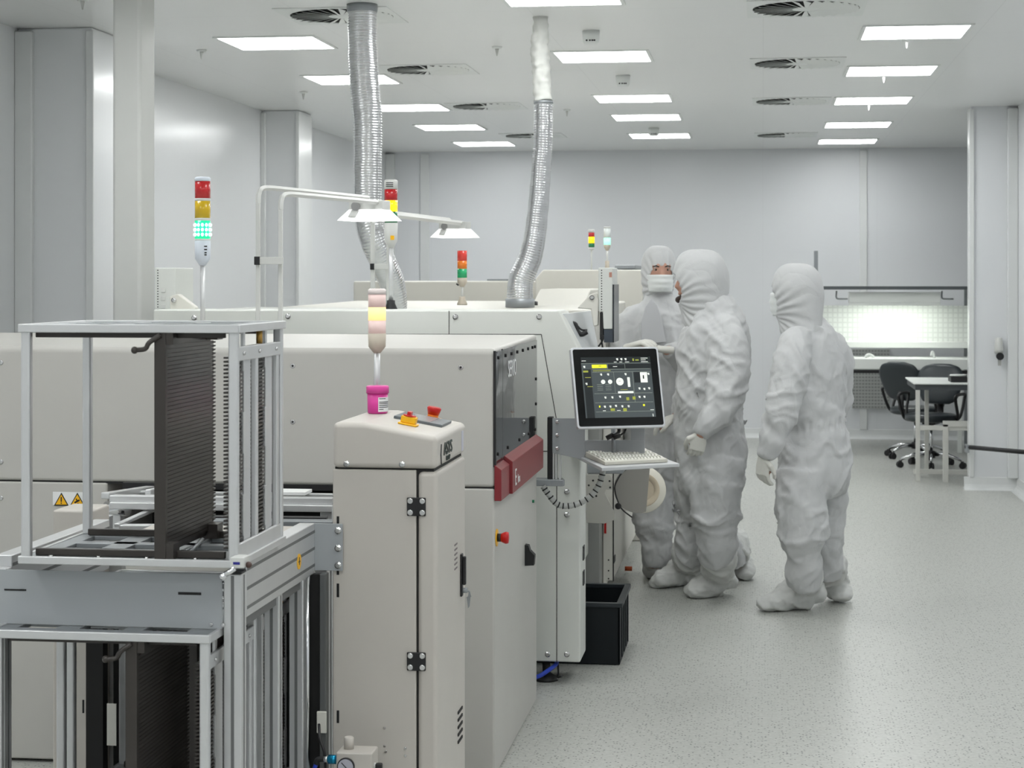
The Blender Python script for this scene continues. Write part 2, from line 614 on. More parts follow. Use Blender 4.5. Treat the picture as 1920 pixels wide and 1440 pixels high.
def corrugated(name, px, m, parent=None, rib=0.0135, amp=0.035, n=30, crumple=0.0, **tags):
    pts = [pt(a, b, t=t) for a, b, t, r in px]
    P = smooth_path(pts, 10); R = smooth_vals([q[3] for q in px], 10)
    L = [0]
    for a, b in zip(P, P[1:]): L.append(L[-1] + (b - a).length)
    tot = L[-1]
    step = rib / 4
    mb = MB(); out = []; rr = []
    k = 0; s = 0; i = 0
    while s <= tot:
        while i < len(L) - 2 and L[i + 1] < s: i += 1
        f = (s - L[i]) / max(1e-9, L[i + 1] - L[i])
        p = P[i].lerp(P[i + 1], f)
        r = R[i] + (R[i + 1] - R[i]) * f
        if crumple: r *= 1 + crumple * noise.noise(Vector((0, 0, s * 9)))
        out.append(p); rr.append(r * (1 + amp * (0.0, .8, 1, .5)[k % 4] - amp / 2))
        s += step; k += 1
    mb.loft(out, rr, n, side=(0, 1, 0))
    o = mb.build(name, m, parent, **tags)
    for v in o.data.vertices:
        w = noise.noise(v.co * 14) * .003 + crumple * .05 * noise.noise(v.co * 30)
        v.co += v.normal * w
    return o


du = thing('ventilation_duct', 'large silver corrugated duct hanging from the ceiling to the machines', 'air duct', pt(679, 10, t=9.45))
corrugated('duct_hose', [(679, 14, 9.45, .072), (680, 80, 9.45, .072), (683, 150, 9.45, .074), (689, 230, 9.45, .074), (689, 330, 9.45, .073),
                         (690, 400, 9.45, .072), (700, 450, 9.45, .068), (722, 500, 9.5, .066), (737, 540, 9.55, .064), (741, 590, 9.6, .062)], FOIL, du, crumple=.03)
c = pt(679, 8, t=9.45)
MB().lathe((c.x, c.y, CEIL - .04), [(0, .076), (.014, .078), (.039, .078)]).build('ceiling_collar', STEEL, du)
du = thing('ventilation_duct', 'slimmer silver duct with a white fabric upper sleeve, right of the lamps', 'air duct', pt(1018, 10, t=9.9))
corrugated('duct_hose', [(1019, 193, 9.9, .049), (1018, 260, 9.9, .05), (1013, 340, 9.9, .052), (1006, 420, 9.9, .056), (995, 480, 9.9, .062),
                         (977, 525, 9.9, .068), (975, 562, 9.9, .07)], FOIL, du, crumple=.03, amp=.02)
corrugated('fabric_sleeve', [(1014, 22, 9.9, .04), (1013, 60, 9.9, .043), (1012, 90, 9.9, .046), (1016, 140, 9.9, .047), (1019, 190, 9.9, .049)], SLEEVE, du, crumple=.25, rib=.03)
c = pt(1019, 192, t=9.9)
MB().lathe((c.x, c.y, c.z - .008), [(0, .052), (.016, .053)]).build('clamp_ring', STEEL, du)
c = pt(975, 560, t=9.9)
MB().lathe((c.x, c.y, 1.55), [(0, .078), (.045, .078), (.046, .07), (.07, .07)]).build('floor_collar', STEEL, du)

# ------------------------------------------------------------------ small hardware helpers


def screws(mb, pts, r=.008, axis=(0, -1, 0)):
    for p in pts:
        mb.lathe(p, [(-.002, r), (.001, r), (.003, r * .72)], axis, 14)


def bolts(mb, pts, r=.011, axis=(0, -1, 0)):
    for p in pts: mb.lathe(p, [(-.002, r), (.002, r), (.0021, r * .6), (.009, r * .6)], axis, 14)


# ------------------------------------------------------------------ machine 1 : stencil printer nearest the camera
Y1, Y1b, X1 = 6.285, 7.48, -.904
XM0 = -3.3
m1 = thing('screen_printer', 'wide light grey printing machine with glossy window and burgundy bar', 'machine', ((X1 + XM0) / 2, Y1, 0))
MB().prism([(Y1 + .0, .99), (Y1, 1.452), (Y1 + .012, 1.462), (Y1b, 1.475), (Y1b, .99)], 'x', XM0, X1).build('upper_housing', PANEL, m1, .012, 3)
lo = MB()
xo0, xo1 = pt(201, 905, Y=Y1).x, -1.30
lo.box(XM0, xo0, Y1, Y1b, .01, .9865)
lo.box(xo1, X1, Y1, Y1b, .0, .9865)
lo.box(xo0, xo1, Y1, Y1b, .01, .74)
lo.box(xo0, xo1, Y1 + .5, Y1b, .74, .9865)
lo.build('lower_housing', PANEL, m1, .008, 2)
box('seam', SEAM, (XM0, X1 - .002, Y1 + .006, Y1b, .984, .991), m1)
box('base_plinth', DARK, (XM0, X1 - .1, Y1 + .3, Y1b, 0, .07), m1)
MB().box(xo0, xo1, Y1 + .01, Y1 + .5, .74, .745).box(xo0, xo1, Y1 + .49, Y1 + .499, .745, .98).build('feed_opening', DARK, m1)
b = MB()
screws(b, [pt(549, 686, Y=Y1), pt(549, 791, Y=Y1), pt(864, 689, Y=Y1), pt(2, 680, Y=Y1), pt(2, 866, Y=Y1), pt(2, 934, Y=Y1)], .009)
b.build('cover_screws', SCREW, m1)
b = MB()
for p in (pt(549, 686, Y=Y1), pt(549, 791, Y=Y1), pt(864, 689, Y=Y1)):
    b.lathe(p + Vector((0, -.0032, 0)), [(0, .004), (.0006, .004)], (0, -1, 0), 6)
b.build('screw_sockets', BLACK, m1)
# glossy window on the operator side
GLASS = mat('smoked_mirror_acrylic', (52, 55, 57), 0.04, 0.35, spec=1.0, ior=1.9, bump=.35, bscale=2.2)
gw = MB()
gw.box(X1, X1 + .005, Y1 + .004, Y1 + .165, 1.07, 1.452).box(X1, X1 + .005, Y1 + .173, Y1b - .03, 1.07, 1.455)
win = gw.build('smoked_window', GLASS, m1, .001)
for yy, z_ in [(v_, 1.43) for v_ in (.06, .24, .4, .56, .72, .88, 1.02, 1.1)] + [(v_, 1.1) for v_ in (.05, .3, .62, .9, 1.1)] + [(1.13, 1.2), (1.13, 1.3)]:
    MB().lathe((X1 + .005, Y1 + yy, z_), [(0, .006), (.004, .006)], (1, 0, 0), 12).build('fastener', BLACK, win)
MB().box(X1 + .001, X1 + .004, Y1 + .163, Y1 + .176, 1.07, 1.455).box(X1 - .004, X1 + .005, Y1 - .001, Y1 + .005, 1.06, 1.455).build('window_gasket', BLACK, m1)
LETTER = mat('white_lettering', (235, 236, 236), 0.5)
text('window_lettering', 'SERIO', LETTER, .085, (X1 + .0062, Y1 + .41, 1.375), (0, 1, 0), (0, 0, 1), m1)
r1 = MB()
r1.prism([(X1, .945), (X1 + .024, .945), (X1 + .024, 1.05), (X1, 1.068)], 'y', Y1 - .003, Y1 + .205)
r1.build('accent_bar_end', BARRED, m1, .002)
r2 = MB()
r2.prism([(X1, .945), (X1 + .034, .945), (X1 + .034, 1.058), (X1, 1.082)], 'y', Y1 + .212, Y1b - .06)
bar = r2.build('accent_bar', BARRED, m1, .002)
text('bar_lettering', 'E', LETTER, .085, (X1 + .0352, Y1 + .29, .993), (0, 1, 0), (0, 0, 1), m1, label='white capital E on the burgundy bar')
text('bar_lettering', 'kra', LETTER, .045, (X1 + .0352, Y1 + .375, .983), (0, 1, 0), (0, 0, 1), m1, label='small white letters kra on the burgundy bar')
es = MB()
c = pt(931, 1008, X=X1)
es.lathe(c, [(0, .03), (.003, .03)], (1, 0, 0)).build('emergency_stop_collar', YEL, m1, label='yellow ring')
MB().lathe(c, [(.003, .014), (.016, .014)], (1, 0, 0)).build('emergency_stop_stem', BLACK, m1)
MB().lathe(c, [(.014, .013), (.024, .018), (.033, .021), (.041, .019), (.043, .008)], (1, 0, 0)).build('emergency_stop', RED, m1, label='red mushroom button')
c = pt(985, 1040, X=X1)
MB().prism([(c.z - .04, 0), (c.z - .038, .035), (c.z, .038), (c.z + .018, .02), (c.z + .038, .014), (c.z + .04, 0)], 'y', c.y - .02, c.y + .02,
           Matrix(((0, 0, 0, 0), (0, 0, 0, 0), (0, 0, 0, 0), (0, 0, 0, 1))) if False else Matrix(((0, 0, 1, X1), (0, 1, 0, 0), (1, 0, 0, 0), (0, 0, 0, 1)))).build('door_handle', BLACK, m1)
c = pt(998, 940, X=X1)
MB().lathe(c, [(0, .006), (.008, .006)], (1, 0, 0), 10).build('indicator_lamp', mat('green_lens', (20, 120, 80), .3), m1)
# warning label beside the feed opening
lb = MB()
q0 = pt(99, 922, Y=Y1 - .002); q1 = pt(166, 948, Y=Y1 - .002)
lb.box(q0.x, q1.x, Y1 - .002, Y1 - .0005, q1.z, q0.z)
lb.build('warning_label', LETTER, m1, label='white sticker with two yellow warning triangles')
for k, px in enumerate((115, 145)):
    c = pt(px, 936, Y=Y1 - .003)
    h = .023
    t_ = MB(); t_.prism([(c.x - .027, c.z - h), (c.x + .027, c.z - h), (c.x, c.z + h)], 'y', Y1 - .003, Y1 - .002)
    o = t_.build('warning_triangle', BLACK, m1)
    t_ = MB(); t_.prism([(c.x - .021, c.z - h * .82), (c.x + .021, c.z - h * .82), (c.x, c.z + h * .72)], 'y', Y1 - .0036, Y1 - .003)
    t_.build('triangle_fill', YEL, o)
    t_ = MB()
    if k == 0:
        t_.box(c.x - .002, c.x + .002, Y1 - .0042, Y1 - .0036, c.z - .009, c.z + .008).box(c.x - .002, c.x + .002, Y1 - .0042, Y1 - .0036, c.z - .016, c.z - .012)
    else:
        M = Matrix.Translation((c.x, 0, c.z - .006)) @ Matrix.Rotation(-.5, 4, 'Y')
        t_.box(-.012, .009, Y1 - .0042, Y1 - .0036, -.004, .002, M).box(-.002, .002, Y1 - .0042, Y1 - .0036, .0, .009, M).box(-.014, .0, Y1 - .0042, Y1 - .0036, -.011, -.008, M)
    t_.build('warning_symbol', BLACK, o)

# ------------------------------------------------------------------ machine 2 : taller cool white machine behind it
Y2, X2 = 7.8, -.758
m2 = thing('placement_machine', 'tall pale machine cover panel with slanted right side, behind the grey printer', 'machine', (-1.6, Y2, 0))
zt = 1.568
a0 = pt(1049, 587, Y=Y2); a1 = pt(1083, 655, Y=Y2)
xl = pt(287, 590, Y=Y2).x
h = MB()
h.prism([(xl, .09), (X2, .09), (X2, 1.30), (a1.x + .005, a1.z), (a0.x, zt), (xl, zt)], 'y', Y2, Y2 + .24)
h.build('front_cover', PANEL2, m2, .008, 2)
h = MB()
h.prism([(xl, .3), (X2 - .12, .3), (X2 - .12, 1.25), (-.98, 1.54), (xl, 1.555)], 'y', Y2 + .24, 9.45)
h.build('machine_body', PANEL2, m2, .008, 2)
# seams
s = MB()
def seg(mb, pa, pb, w=.003, Y=Y2, e=.001):
    A = pt(*pa, Y=Y); B = pt(*pb, Y=Y)
    d = (B - A).normalized(); n = Vector((-d.z, 0, d.x)) * w / 2
    vs = [(A.x + n.x, A.z + n.z), (B.x + n.x, B.z + n.z), (B.x - n.x, B.z - n.z), (A.x - n.x, A.z - n.z)]
    mb.prism(vs, 'y', Y - e, Y + e)
seg(s, (350, 626.5), (1015, 627)); seg(s, (842, 583), (842, 627)); seg(s, (1015, 627), (1043, 785)); seg(s, (1044, 785), (1044, 1244))
seg(s, (1008, 846), (1099, 846))
s.build('panel_joints', SEAM, m2)
b = MB()
bp = [(540, 593), (854, 594), (1011, 594), (1063, 922), (1063, 965), (1027, 1227), (1063, 1227), (364, 596)]
bolts(b, [pt(x, y, Y=Y2 - .001) for x, y in bp], .012)
b.build('cover_bolts', SCREW, m2)
# translucent side cover with black grip
CLR = mat('frosted_cover', (205, 209, 210), 0.25, spec=.6)
g = MB()
A = [pt(1052, 588, Y=Y2 + .01), pt(1085, 655, Y=Y2 + .01)]
Bq = [pt(1108, 582, Y=Y2 + .95), pt(1122, 652, Y=Y2 + .75)]
vs = [g.bm.verts.new(v) for v in (A[0], A[1], Bq[1], Bq[0])]
vs2 = [g.bm.verts.new(v + Vector((-.02, 0, -.006))) for v in (A[0], A[1], Bq[1], Bq[0])]
g.bm.faces.new(vs); g.bm.faces.new(vs2[::-1])
for i in range(4): g.bm.faces.new([vs[i], vs2[i], vs2[(i + 1) % 4], vs[(i + 1) % 4]])
g.build('side_cover', CLR, m2, .004)
c = pt(1078, 612, t=8.2)
g = MB(); g.tube([pt(1072, 606, t=8.1), pt(1079, 609, t=8.1), pt(1082, 620, t=8.1), pt(1090, 627, t=8.1), pt(1101, 622, t=8.1)], .011, 8)
g.tube([pt(1082, 610, t=8.1), pt(1090, 618, t=8.1), pt(1101, 619, t=8.1)], .004, 8)
g.build('cover_grip', BLACK, m2)
# foot with blue hose
c = pt(1022, 1282, t=7.86)
f = MB(); f.lathe((c.x, c.y + .05, 0), [(0, .05), (.012, .05), (.03, .022), (.034, .017), (.09, .017), (.091, .024), (.14, .024), (.3, .024)])
f.build('levelling_foot', BLACK, m2)
BLUE = mat('blue_tubing', (40, 70, 190), .35)
f = MB(); f.tube([pt(985, 1275, t=7.8), pt(1010, 1268, t=7.8), pt(1028, 1257, t=7.82), pt(1042, 1246, t=7.9), pt(1045, 1235, t=8.0)], .009)
f.build('air_hose', BLUE, m2)
f = MB(); f.tube([pt(1046, 1240, t=8), pt(1047, 1262, t=7.9), pt(1046, 1270, t=7.85), pt(1053, 1268, t=7.82)], .004)
f.build('cable', BLACK, m2)
for py in (1038, 1085):
    c = pt(1094, py, Y=Y2 + .1); box('side_latch', BLACK, (X2, X2 + .004, Y2 + .1, Y2 + .16, c.z - .03, c.z + .03), m2)

# ------------------------------------------------------------------ machine 3, recessed feeder wall and right hand doors
m3 = thing('placement_machine', 'pale machine with feeder reels in the line, left of the operators', 'machine', (-1.6, 9.6, 0))
Y3 = pt(1149, 1090, X=-.77).y
q = MB()
q.box(-2.6, pt(1130, 1000, Y=Y3 + .02).x, 9.5, 11.6, .1, 1.1)
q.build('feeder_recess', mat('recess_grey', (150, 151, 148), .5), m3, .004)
q = MB(); xx = pt(1130, 1000, Y=Y3).x
q.prism([(xx, .115), (-.80, .115), (-.80, .135), (-.77, .135), (-.77, 1.05), (xx, 1.05)], 'y', Y3, 11.9)
q.build('side_panel', CREAM, m3, .006)
q = MB(); seg(q, (1150, 870), (1150, 1090), Y=Y3, w=.006); screws(q, [pt(1141, y, Y=Y3) for y in (1050, 1070, 1085)], .004)
q.build('panel_joints', SEAM, m3)
box('door_latch', BLACK, (-.775, -.765, Y3 + .02, Y3 + .12, pt(1150, 1058, Y=Y3).z, pt(1150, 1046, Y=Y3).z), m3)
box('red_marker', RED, (pt(1133, 900, Y=Y3).x, pt(1137, 900, Y=Y3).x, Y3 - .006, Y3, pt(1135, 1000, Y=Y3).z, pt(1135, 965, Y=Y3).z), m3)
MB().prism([(9.5, 1.0), (9.5, 1.545), (11.8, 1.56), (11.8, 1.0)], 'x', -2.6, -.86).build('upper_housing', CREAM, m3, .012)
z1 = 1.545
q = MB(); xa = pt(1012, 550, Y=10.9).x; xb = pt(1108, 550, Y=10.9).x
q.prism([(10.5, 1.55), (10.9, 1.64), (11.7, 1.64), (11.7, 1.55)], 'x', xa, xb).build('top_hood', CREAM, m3, .01)
q = MB(); c = pt(1042, 563, Z=1.562); q.lathe((c.x, min(c.y, 10.45), 1.552), [(0, .07), (.02, .07), (.024, .05)]).build('exhaust_port', BLACK, m3)
t_orange = MB(); c = pt(1172, 1066, t=10.6); t_orange.cyl((-.775, c.y, c.z), (-.735, c.y, c.z), .013).build('orange_knob', mat('orange_plastic', (205, 95, 50), .5), m3)

# machine 4 and 5 far cream cabinets
c0 = pt(1000, 503, t=12.1); c1 = pt(1205, 503, t=12.1)
m4 = thing('reflow_oven', 'cream coloured tall machine behind the two operators', 'machine', ((c0.x + c1.x) / 2, c1.y, 0))
xa = pt(880, 520, Y=12.4).x
MB().prism([(c0.x, 0), (c1.x, 0), (c1.x, 1.76), (pt(1018, 503, Y=12.1).x, 1.76), (c0.x, 1.70)], 'y', c1.y, 14.6).build('oven_body', CREAM, m4, .01)
MB().box(pt(1150, 503, Y=12).x, c1.x - .05, c1.y + .02, c1.y + .9, 1.765, 1.79).build('top_lid', STEEL, m4, .004)
m5 = thing('conveyor_cover', 'long low cream machine cover left of the far duct', 'machine', (-2.2, 12.4, 0))
MB().box(-2.75, c0.x - .03, 12.4, 14.2, 0, 1.685).build('cover_body', CREAM, m5, .01)
MB().box(pt(915, 530, Y=12.5).x, c0.x - .08, 12.45, 13.2, 1.688, 1.70).build('top_lid', STEEL, m5, .004)

# ------------------------------------------------------------------ black crate on the floor
cr = thing('storage_crate', 'black open plastic crate on the floor below the reel', 'crate', (-.85, 8.46, 0))
x0, x1, y0, y1 = -1.08, -.622, 8.2, 8.72
q = MB()
for (a, b_, c_, d) in ((x0, x1, y0, y0 + .012), (x0, x1, y1 - .012, y1), (x0, x0 + .012, y0, y1), (x1 - .012, x1, y0, y1)):
    q.box(a, b_, c_, d, .005, .27)
q.box(x0, x1, y0, y1, .002, .012)
q.build('crate_body', mat('black_polypropylene', (14, 20, 24), .5, spec=.3), cr, .004)
q = MB()
for (a, b_, c_, d) in ((x0 - .01, x1 + .01, y0 - .01, y0 + .016), (x0 - .01, x1 + .01, y1 - .016, y1 + .01), (x0 - .01, x0 + .016, y0, y1), (x1 - .016, x1 + .012, y0, y1)):
    q.box(a, b_, c_, d, .255, .275)
for k in range(4): q.box(x1, x1 + .006, y0 + .08 + k * .12, y0 + .09 + k * .12, .02, .25)
q.build('crate_rim', mat('black_rim_polypropylene', (34, 40, 44), .35), cr, .003)

# ------------------------------------------------------------------ feeder reel and bracket under the keyboard
fr = thing('feeder_reel', 'cream component reel behind a silver disc cover', 'reel', pt(1200, 925, t=9.3))
c = pt(1205, 918, t=9.3)
ax = Vector((.12, -1, .02)).normalized()
MB().lathe(c, [(-.02, .06), (-.02, .113), (-.012, .116), (-.01, .08), (.01, .08), (.012, .116), (.018, .113), (.018, .05)], ax, 40).build('reel_flange', mat('cream_reel', (226, 222, 210), .6), fr)
MB().lathe(c, [(.012, .055), (.0185, .055), (.019, .082), (.0185, .084)], ax, 40).build('reel_tape', mat('kraft_tape', (205, 192, 170), .7), fr)
c2 = pt(1196, 917, t=9.2)
sd = MB()
pl = [(.118 * math.cos(a), .118 * math.sin(a)) for a in [math.radians(60 + i * 10) for i in range(0, 24)]]
s_, f_ = Vector((1, .12, 0)).normalized(), Vector((0, 0, 1))
M = Matrix(((s_.x, 0, 0, c2.x), (s_.y, 1, 0, c2.y), (0, 0, 1, c2.z), (0, 0, 0, 1)))
sd.prism(pl, 'y', -.003, .003, M).build('disc_cover', mat('brushed_disc', (150, 147, 142), .4, .5), fr, .001)
sd = MB(); sd.tube([pt(1185, 970, t=9.15), pt(1165, 953, t=9.15), pt(1154, 925, t=9.15), pt(1155, 905, t=9.15), pt(1175, 880, t=9.15), pt(1215, 878, t=9.15)], .0035, 8)
sd.ball(pt(1159, 949, t=9.13), .016); sd.build('retaining_band', BLACK, fr)
fb = thing('feeder_bracket', 'sheet metal feeder housing left of the reel', 'bracket', pt(1120, 930, t=9.0))
q = MB(); Yb = pt(1120, 930, t=8.9).y
pl = [(1099, 890), (1143, 890), (1148, 903), (1148, 918), (1136, 918), (1134, 925), (1152, 960), (1152, 975), (1133, 982), (1099, 980)]
q.prism([(pt(x, y, Y=Yb).x, pt(x, y, Y=Yb).z) for x, y in pl], 'y', Yb, Yb + .006).build('side_plate', mat('feeder_steel', (178, 176, 170), .4, .4), fb, .001)
q = MB()
for x, y in ((1112, 901), (1104, 910), (1124, 893), (1143, 902), (1144, 914), (1118, 930)): q.lathe(pt(x, y, Y=Yb), [(0, .005), (.002, .005)], (0, -1, 0), 10)
q.build('rivets', BLACK, fb)
q = MB(); q.box(pt(1099, 880, Y=Yb).x, pt(1175, 880, Y=Yb + .3).x, Yb + .05, Yb + .3, pt(1120, 890, Y=Yb).z, pt(1120, 868, Y=Yb).z)
q.build('arm', STEEL, fb, .004)

# ------------------------------------------------------------------ operator console at the end of the printer
co = thing('console_bracket', 'grey metal arm with black rail carrying the monitor and keyboard', 'monitor arm', pt(1040, 905, t=7.62))
tc_ = 7.62
Yc = pt(1040, 850, t=tc_).y
def XZ(px, py, Y): p = pt(px, py, Y=Y); return (p.x, p.z)
q = MB()
a = XZ(1026, 782, Yc); b_ = XZ(1036, 903, Yc)
q.box(a[0], b_[0], Yc, Yc + .05, b_[1], a[1]).build('rail_housing', BLACK, co, .003)
q = MB()
for x0_, x1_ in ((1036, 1039), (1041, 1044), (1048, 1051)):
    a = XZ(x0_, 786, Yc); b_ = XZ(x1_, 903, Yc); q.box(a[0], b_[0], Yc + .002, Yc + .04, b_[1], a[1])
q.build('linear_rail', ALU, co, .001)
q = MB()
a = XZ(997, 898, Yc); b_ = XZ(1057, 911, Yc)
q.prism([(a[0], Yc - .03), (a[0] + .08, Yc - .02), (b_[0], Yc - .02), (b_[0] + .004, Yc + .0), (b_[0] - .01, Yc + .06), (a[0], Yc + .06)], 'z', b_[1], a[1])
q.build('mounting_arm', STEEL, co, .003)
pl = MB(); e = .006
def plate(mb, pts, Y, th=.005): mb.prism([XZ(x, y, Y) for x, y in pts], 'y', Y - th, Y)
plate(pl, [(1036, 784), (1097, 784), (1097, 862), (1036, 849)], Yc)
plate(pl, [(1097, 825), (1209, 825), (1209, 850), (1097, 852)], Yc)
plate(pl, [(1183, 802), (1209, 802), (1209, 825), (1183, 825)], Yc)
pl.build('console_plate', PLATE, co, .001)
q = MB(); bolts(q, [pt(1045, y, Y=Yc - .006) for y in (791, 816, 841)], .0085); q.build('plate_bolts', SCREW, co)
q = MB(); q.cyl(pt(1150, 865, t=7.55), pt(1150, 800, t=7.55), .009); q.build('monitor_post', STEEL, co)
q = MB()
pth = [pt(*v, t=7.6) for v in ((1018, 912), (1028, 926), (1042, 943), (1058, 949), (1080, 946), (1102, 935), (1118, 918), (1127, 898), (1132, 876))]
P = smooth_path(pth, 8)
q.loft(P, [.0105 if (i // 2) % 2 else .012 for i in range(len(P))], 12)
q.build('cable_chain', mat('grey_cable_chain', (178, 180, 178), .4), co)
q = MB()
for i in range(3, len(P) - 2, 4):
    d = (P[i + 1] - P[i]).normalized()
    q.cyl(P[i] - d * .0025 + Vector((0, -.0, 0)), P[i] + d * .0025, .0128, n=12)
q.build('chain_gaps', BLACK, co)

# monitor
mn = thing('monitor', 'tilted touch screen monitor with a silver frame showing a dark interface', 'monitor', pt(1158, 800, t=7.45))
yaw, tilt = math.radians(24), math.radians(16)
N = Vector((math.sin(yaw) * math.cos(tilt), -math.cos(yaw) * math.cos(tilt), math.sin(tilt)))   # screen normal
Xm = Vector((math.cos(yaw), math.sin(yaw), 0)).normalized()
Um = N.cross(Xm).normalized()
if Um.z < 0: Um = -Um
cc = pt(1159, 726, t=7.42)
MM = Matrix(((Xm.x, -N.x, Um.x, cc.x), (Xm.y, -N.y, Um.y, cc.y), (Xm.z, -N.z, Um.z, cc.z), (0, 0, 0, 1)))   # local x right, y into the back, z up
W, Hh = .185, .164
def rrect(w, h, r, n=5):
    out = []
    for cx_, cz_, a0_ in ((w - r, h - r, 0), (-w + r, h - r, 90), (-w + r, -h + r, 180), (w - r, -h + r, 270)):
        for k in range(n + 1):
            an = math.radians(a0_ + 90 * k / n); out.append((cx_ + r * math.cos(an), cz_ + r * math.sin(an)))
    return out
MB().prism(rrect(W, Hh, .012), 'y', 0, .022, MM).build('frame', mat('silver_bezel', (208, 210, 214), .35, .3), mn, .002)
MB().prism(rrect(W - .014, Hh - .014, .008), 'y', .022, .05, MM).build('back_shell', mat('dark_grey_shell', (70, 74, 88), .4), mn, .003)
MB().prism(rrect(W - .008, Hh - .008, .008), 'y', -.0012, .001, MM).build('black_bezel', mat('black_glass', (14, 15, 16), .06), mn)
SCR = mat('screen_background', (70, 76, 78), .12, emit=.45, ecol=(72, 78, 80))
sc_w, sc_h = .147, .123
scr = MB().box(-sc_w, sc_w, -.0018, -.0012, -sc_h, sc_h, MM).build('screen', SCR, mn)
UIW = mat('interface_white', (215, 218, 212), .3, emit=.7, ecol=(205, 208, 202))
UIY = mat('interface_yellow', (225, 225, 40), .3, emit=.8, ecol=(222, 225, 40))
UIG = mat('interface_line_grey', (130, 138, 130), .3, emit=.45, ecol=(120, 128, 120))
UIO = mat('interface_olive', (150, 155, 60), .3, emit=.5, ecol=(150, 155, 60))
UID = mat('interface_dark', (38, 42, 44), .2, emit=.25, ecol=(34, 38, 40))
def ui(mb, x, y, w, h, lvl=0):   # fractions of the screen, from top left
    a, b2 = -sc_w + x * 2 * sc_w, sc_h - y * 2 * sc_h
    mb.box(a, a + w * 2 * sc_w, -.0022 - lvl * .0004, -.0018, b2 - h * 2 * sc_h, b2, MM)
def disc(mb, x, y, r, lvl=0):
    a, b2 = -sc_w + x * 2 * sc_w, sc_h - y * 2 * sc_h
    mb.prism([(a + r * math.cos(i * PI / 10), b2 + r * math.sin(i * PI / 10)) for i in range(20)], 'y', -.0022 - lvl * .0004, -.0018, MM)
d = MB()
ui(d, .0, .0, 1, .10); ui(d, .38, .125, .24, .07); ui(d, .02, .2, .11, .8); ui(d, .74, .25, .10, .18, 0); ui(d, .62, .115, .38, .08)
d.build('dark_fields', UID, scr)
d = MB()
for y in (.10, .2, .245, .60, .75, .9): ui(d, .15, y, .83, .006, 1)
ui(d, .0, .1, .7, .005, 1); ui(d, .37, .12, .004, .07, 1); ui(d, .62, .12, .004, .07, 1); ui(d, .72, .25, .004, .5, 1); ui(d, .45, .25, .003, .35, 1)
for k in range(4): ui(d, .2 + .0, .45 + k * .03, .08, .006, 1); ui(d, .32, .45 + k * .03, .08, .006, 1)
d.build('divider_lines', UIG, scr)
d = MB()
disc(d, .29, .41, .0088, 2); disc(d, .39, .41, .0088, 2); disc(d, .53, .41, .0155, 2); ui(d, .64, .34, .035, .16, 2); ui(d, .49, .57, .22, .035, 2); ui(d, .83, .26, .1, .17, 2)
ui(d, .955, .95, .01, .045, 2)
for x, y in ((.04, .15), (.05, .43), (.27, .28), (.37, .28), (.62, .28), (.95, .28), (.52, .03), (.58, .03), (.64, .03), (.3, .66), (.4, .66), (.51, .65), (.79, .66), (.86, .66), (.8, .52), (.87, .53),
             (.94, .52), (.28, .81), (.36, .81), (.44, .8), (.53, .81), (.62, .81)): ui(d, x - .012, y - .008, .026, .022, 2); ui(d, x - .006, y + .016, .02, .01, 2)
for x, y, w in ((.01, .055, .06), (.86, .02, .1), (.86, .05, .07), (.86, .08, .1), (.47, .08, .04), (.55, .08, .04), (.63, .08, .06), (.45, .155, .06), (.25, .88, .04), (.45, .88, .05), (.93, .88, .05)): ui(d, x, y, w, .009, 2)
d.build('white_symbols', UIW, scr)
d = MB(); ui(d, .15, .125, .21, .055, 2); ui(d, .84, .0 + .05, .0, 0); ui(d, .2, .80, .018, .03, 2); ui(d, .83, .79, .025, .03, 2)
d.build('yellow_tab', UIY, scr)
d = MB(); ui(d, .74, .03, .02, .04, 2); ui(d, .78, .045, .05, .02, 2); ui(d, .02, .22, .07, .03, 2); ui(d, .04, .33, .08, .01, 2); ui(d, .06, .48, .08, .01, 2); ui(d, .16, .22, .25, .01, 2); ui(d, .36, .85, .06, .04, 2); ui(d, .54, .85, .05, .05, 2); ui(d, .53, .54, .1, .008, 2)
ui(d, .6, .67, .04, .05, 2); ui(d, .69, .66, .04, .05, 2); d.build('olive_symbols', UIO, scr)
d = MB(); ui(d, .865, .31, .018, .06, 3); ui(d, .245, .145, .04, .01, 3); ui(d, .51, .40, .03, .006, 3); d.build('black_marks', UID, scr)
# barcode scanner cable under the monitor
sc = thing('cable_connector', 'black cable plugs hanging below the monitor', 'cable', pt(1150, 815, t=7.5))
q = MB()
q.tube([pt(1160, 800, t=7.5), pt(1160, 810, t=7.5), pt(1150, 817, t=7.48)], .007); q.cyl(pt(1137, 822, t=7.46), pt(1150, 815, t=7.46), .010)
q.cyl(pt(1150, 821, t=7.45), pt(1163, 816, t=7.45), .009); q.tube([pt(1163, 816, t=7.45), pt(1171, 810, t=7.45), pt(1175, 800, t=7.46)], .0035)
q.build('plug', BLACK, sc)
# keyboard tray + keyboard
kt = thing('keyboard_tray', 'thin grey shelf under the keyboard', 'shelf', pt(1170, 870, t=7.4))
zk = pt(1200, 874, t=7.25).z
def flat(px, py, z): p = pt(px, py, Z=z); return (p.x, p.y)
tr = [(-.86, 7.62), (-.80, 7.05), (-.765, 7.02), (-.41, 7.10), (-.42, 7.62)]
tr = [flat(1066, 846, zk)[0:2], flat(1128, 877, zk), flat(1274, 869, zk), flat(1212, 846, zk)]
MB().prism(tr, 'z', zk - .014, zk).build('tray_plate', mat('tray_grey', (190, 192, 194), .35), kt, .003)
kb = thing('keyboard', 'off white computer keyboard on the shelf under the monitor', 'keyboard', (tr[1][0], tr[1][1], zk))
k0 = [Vector((*flat(1077, 849, zk), zk)), Vector((*flat(1134, 873, zk), zk)), Vector((*flat(1252, 867, zk), zk)), Vector((*flat(1200, 846, zk), zk))]
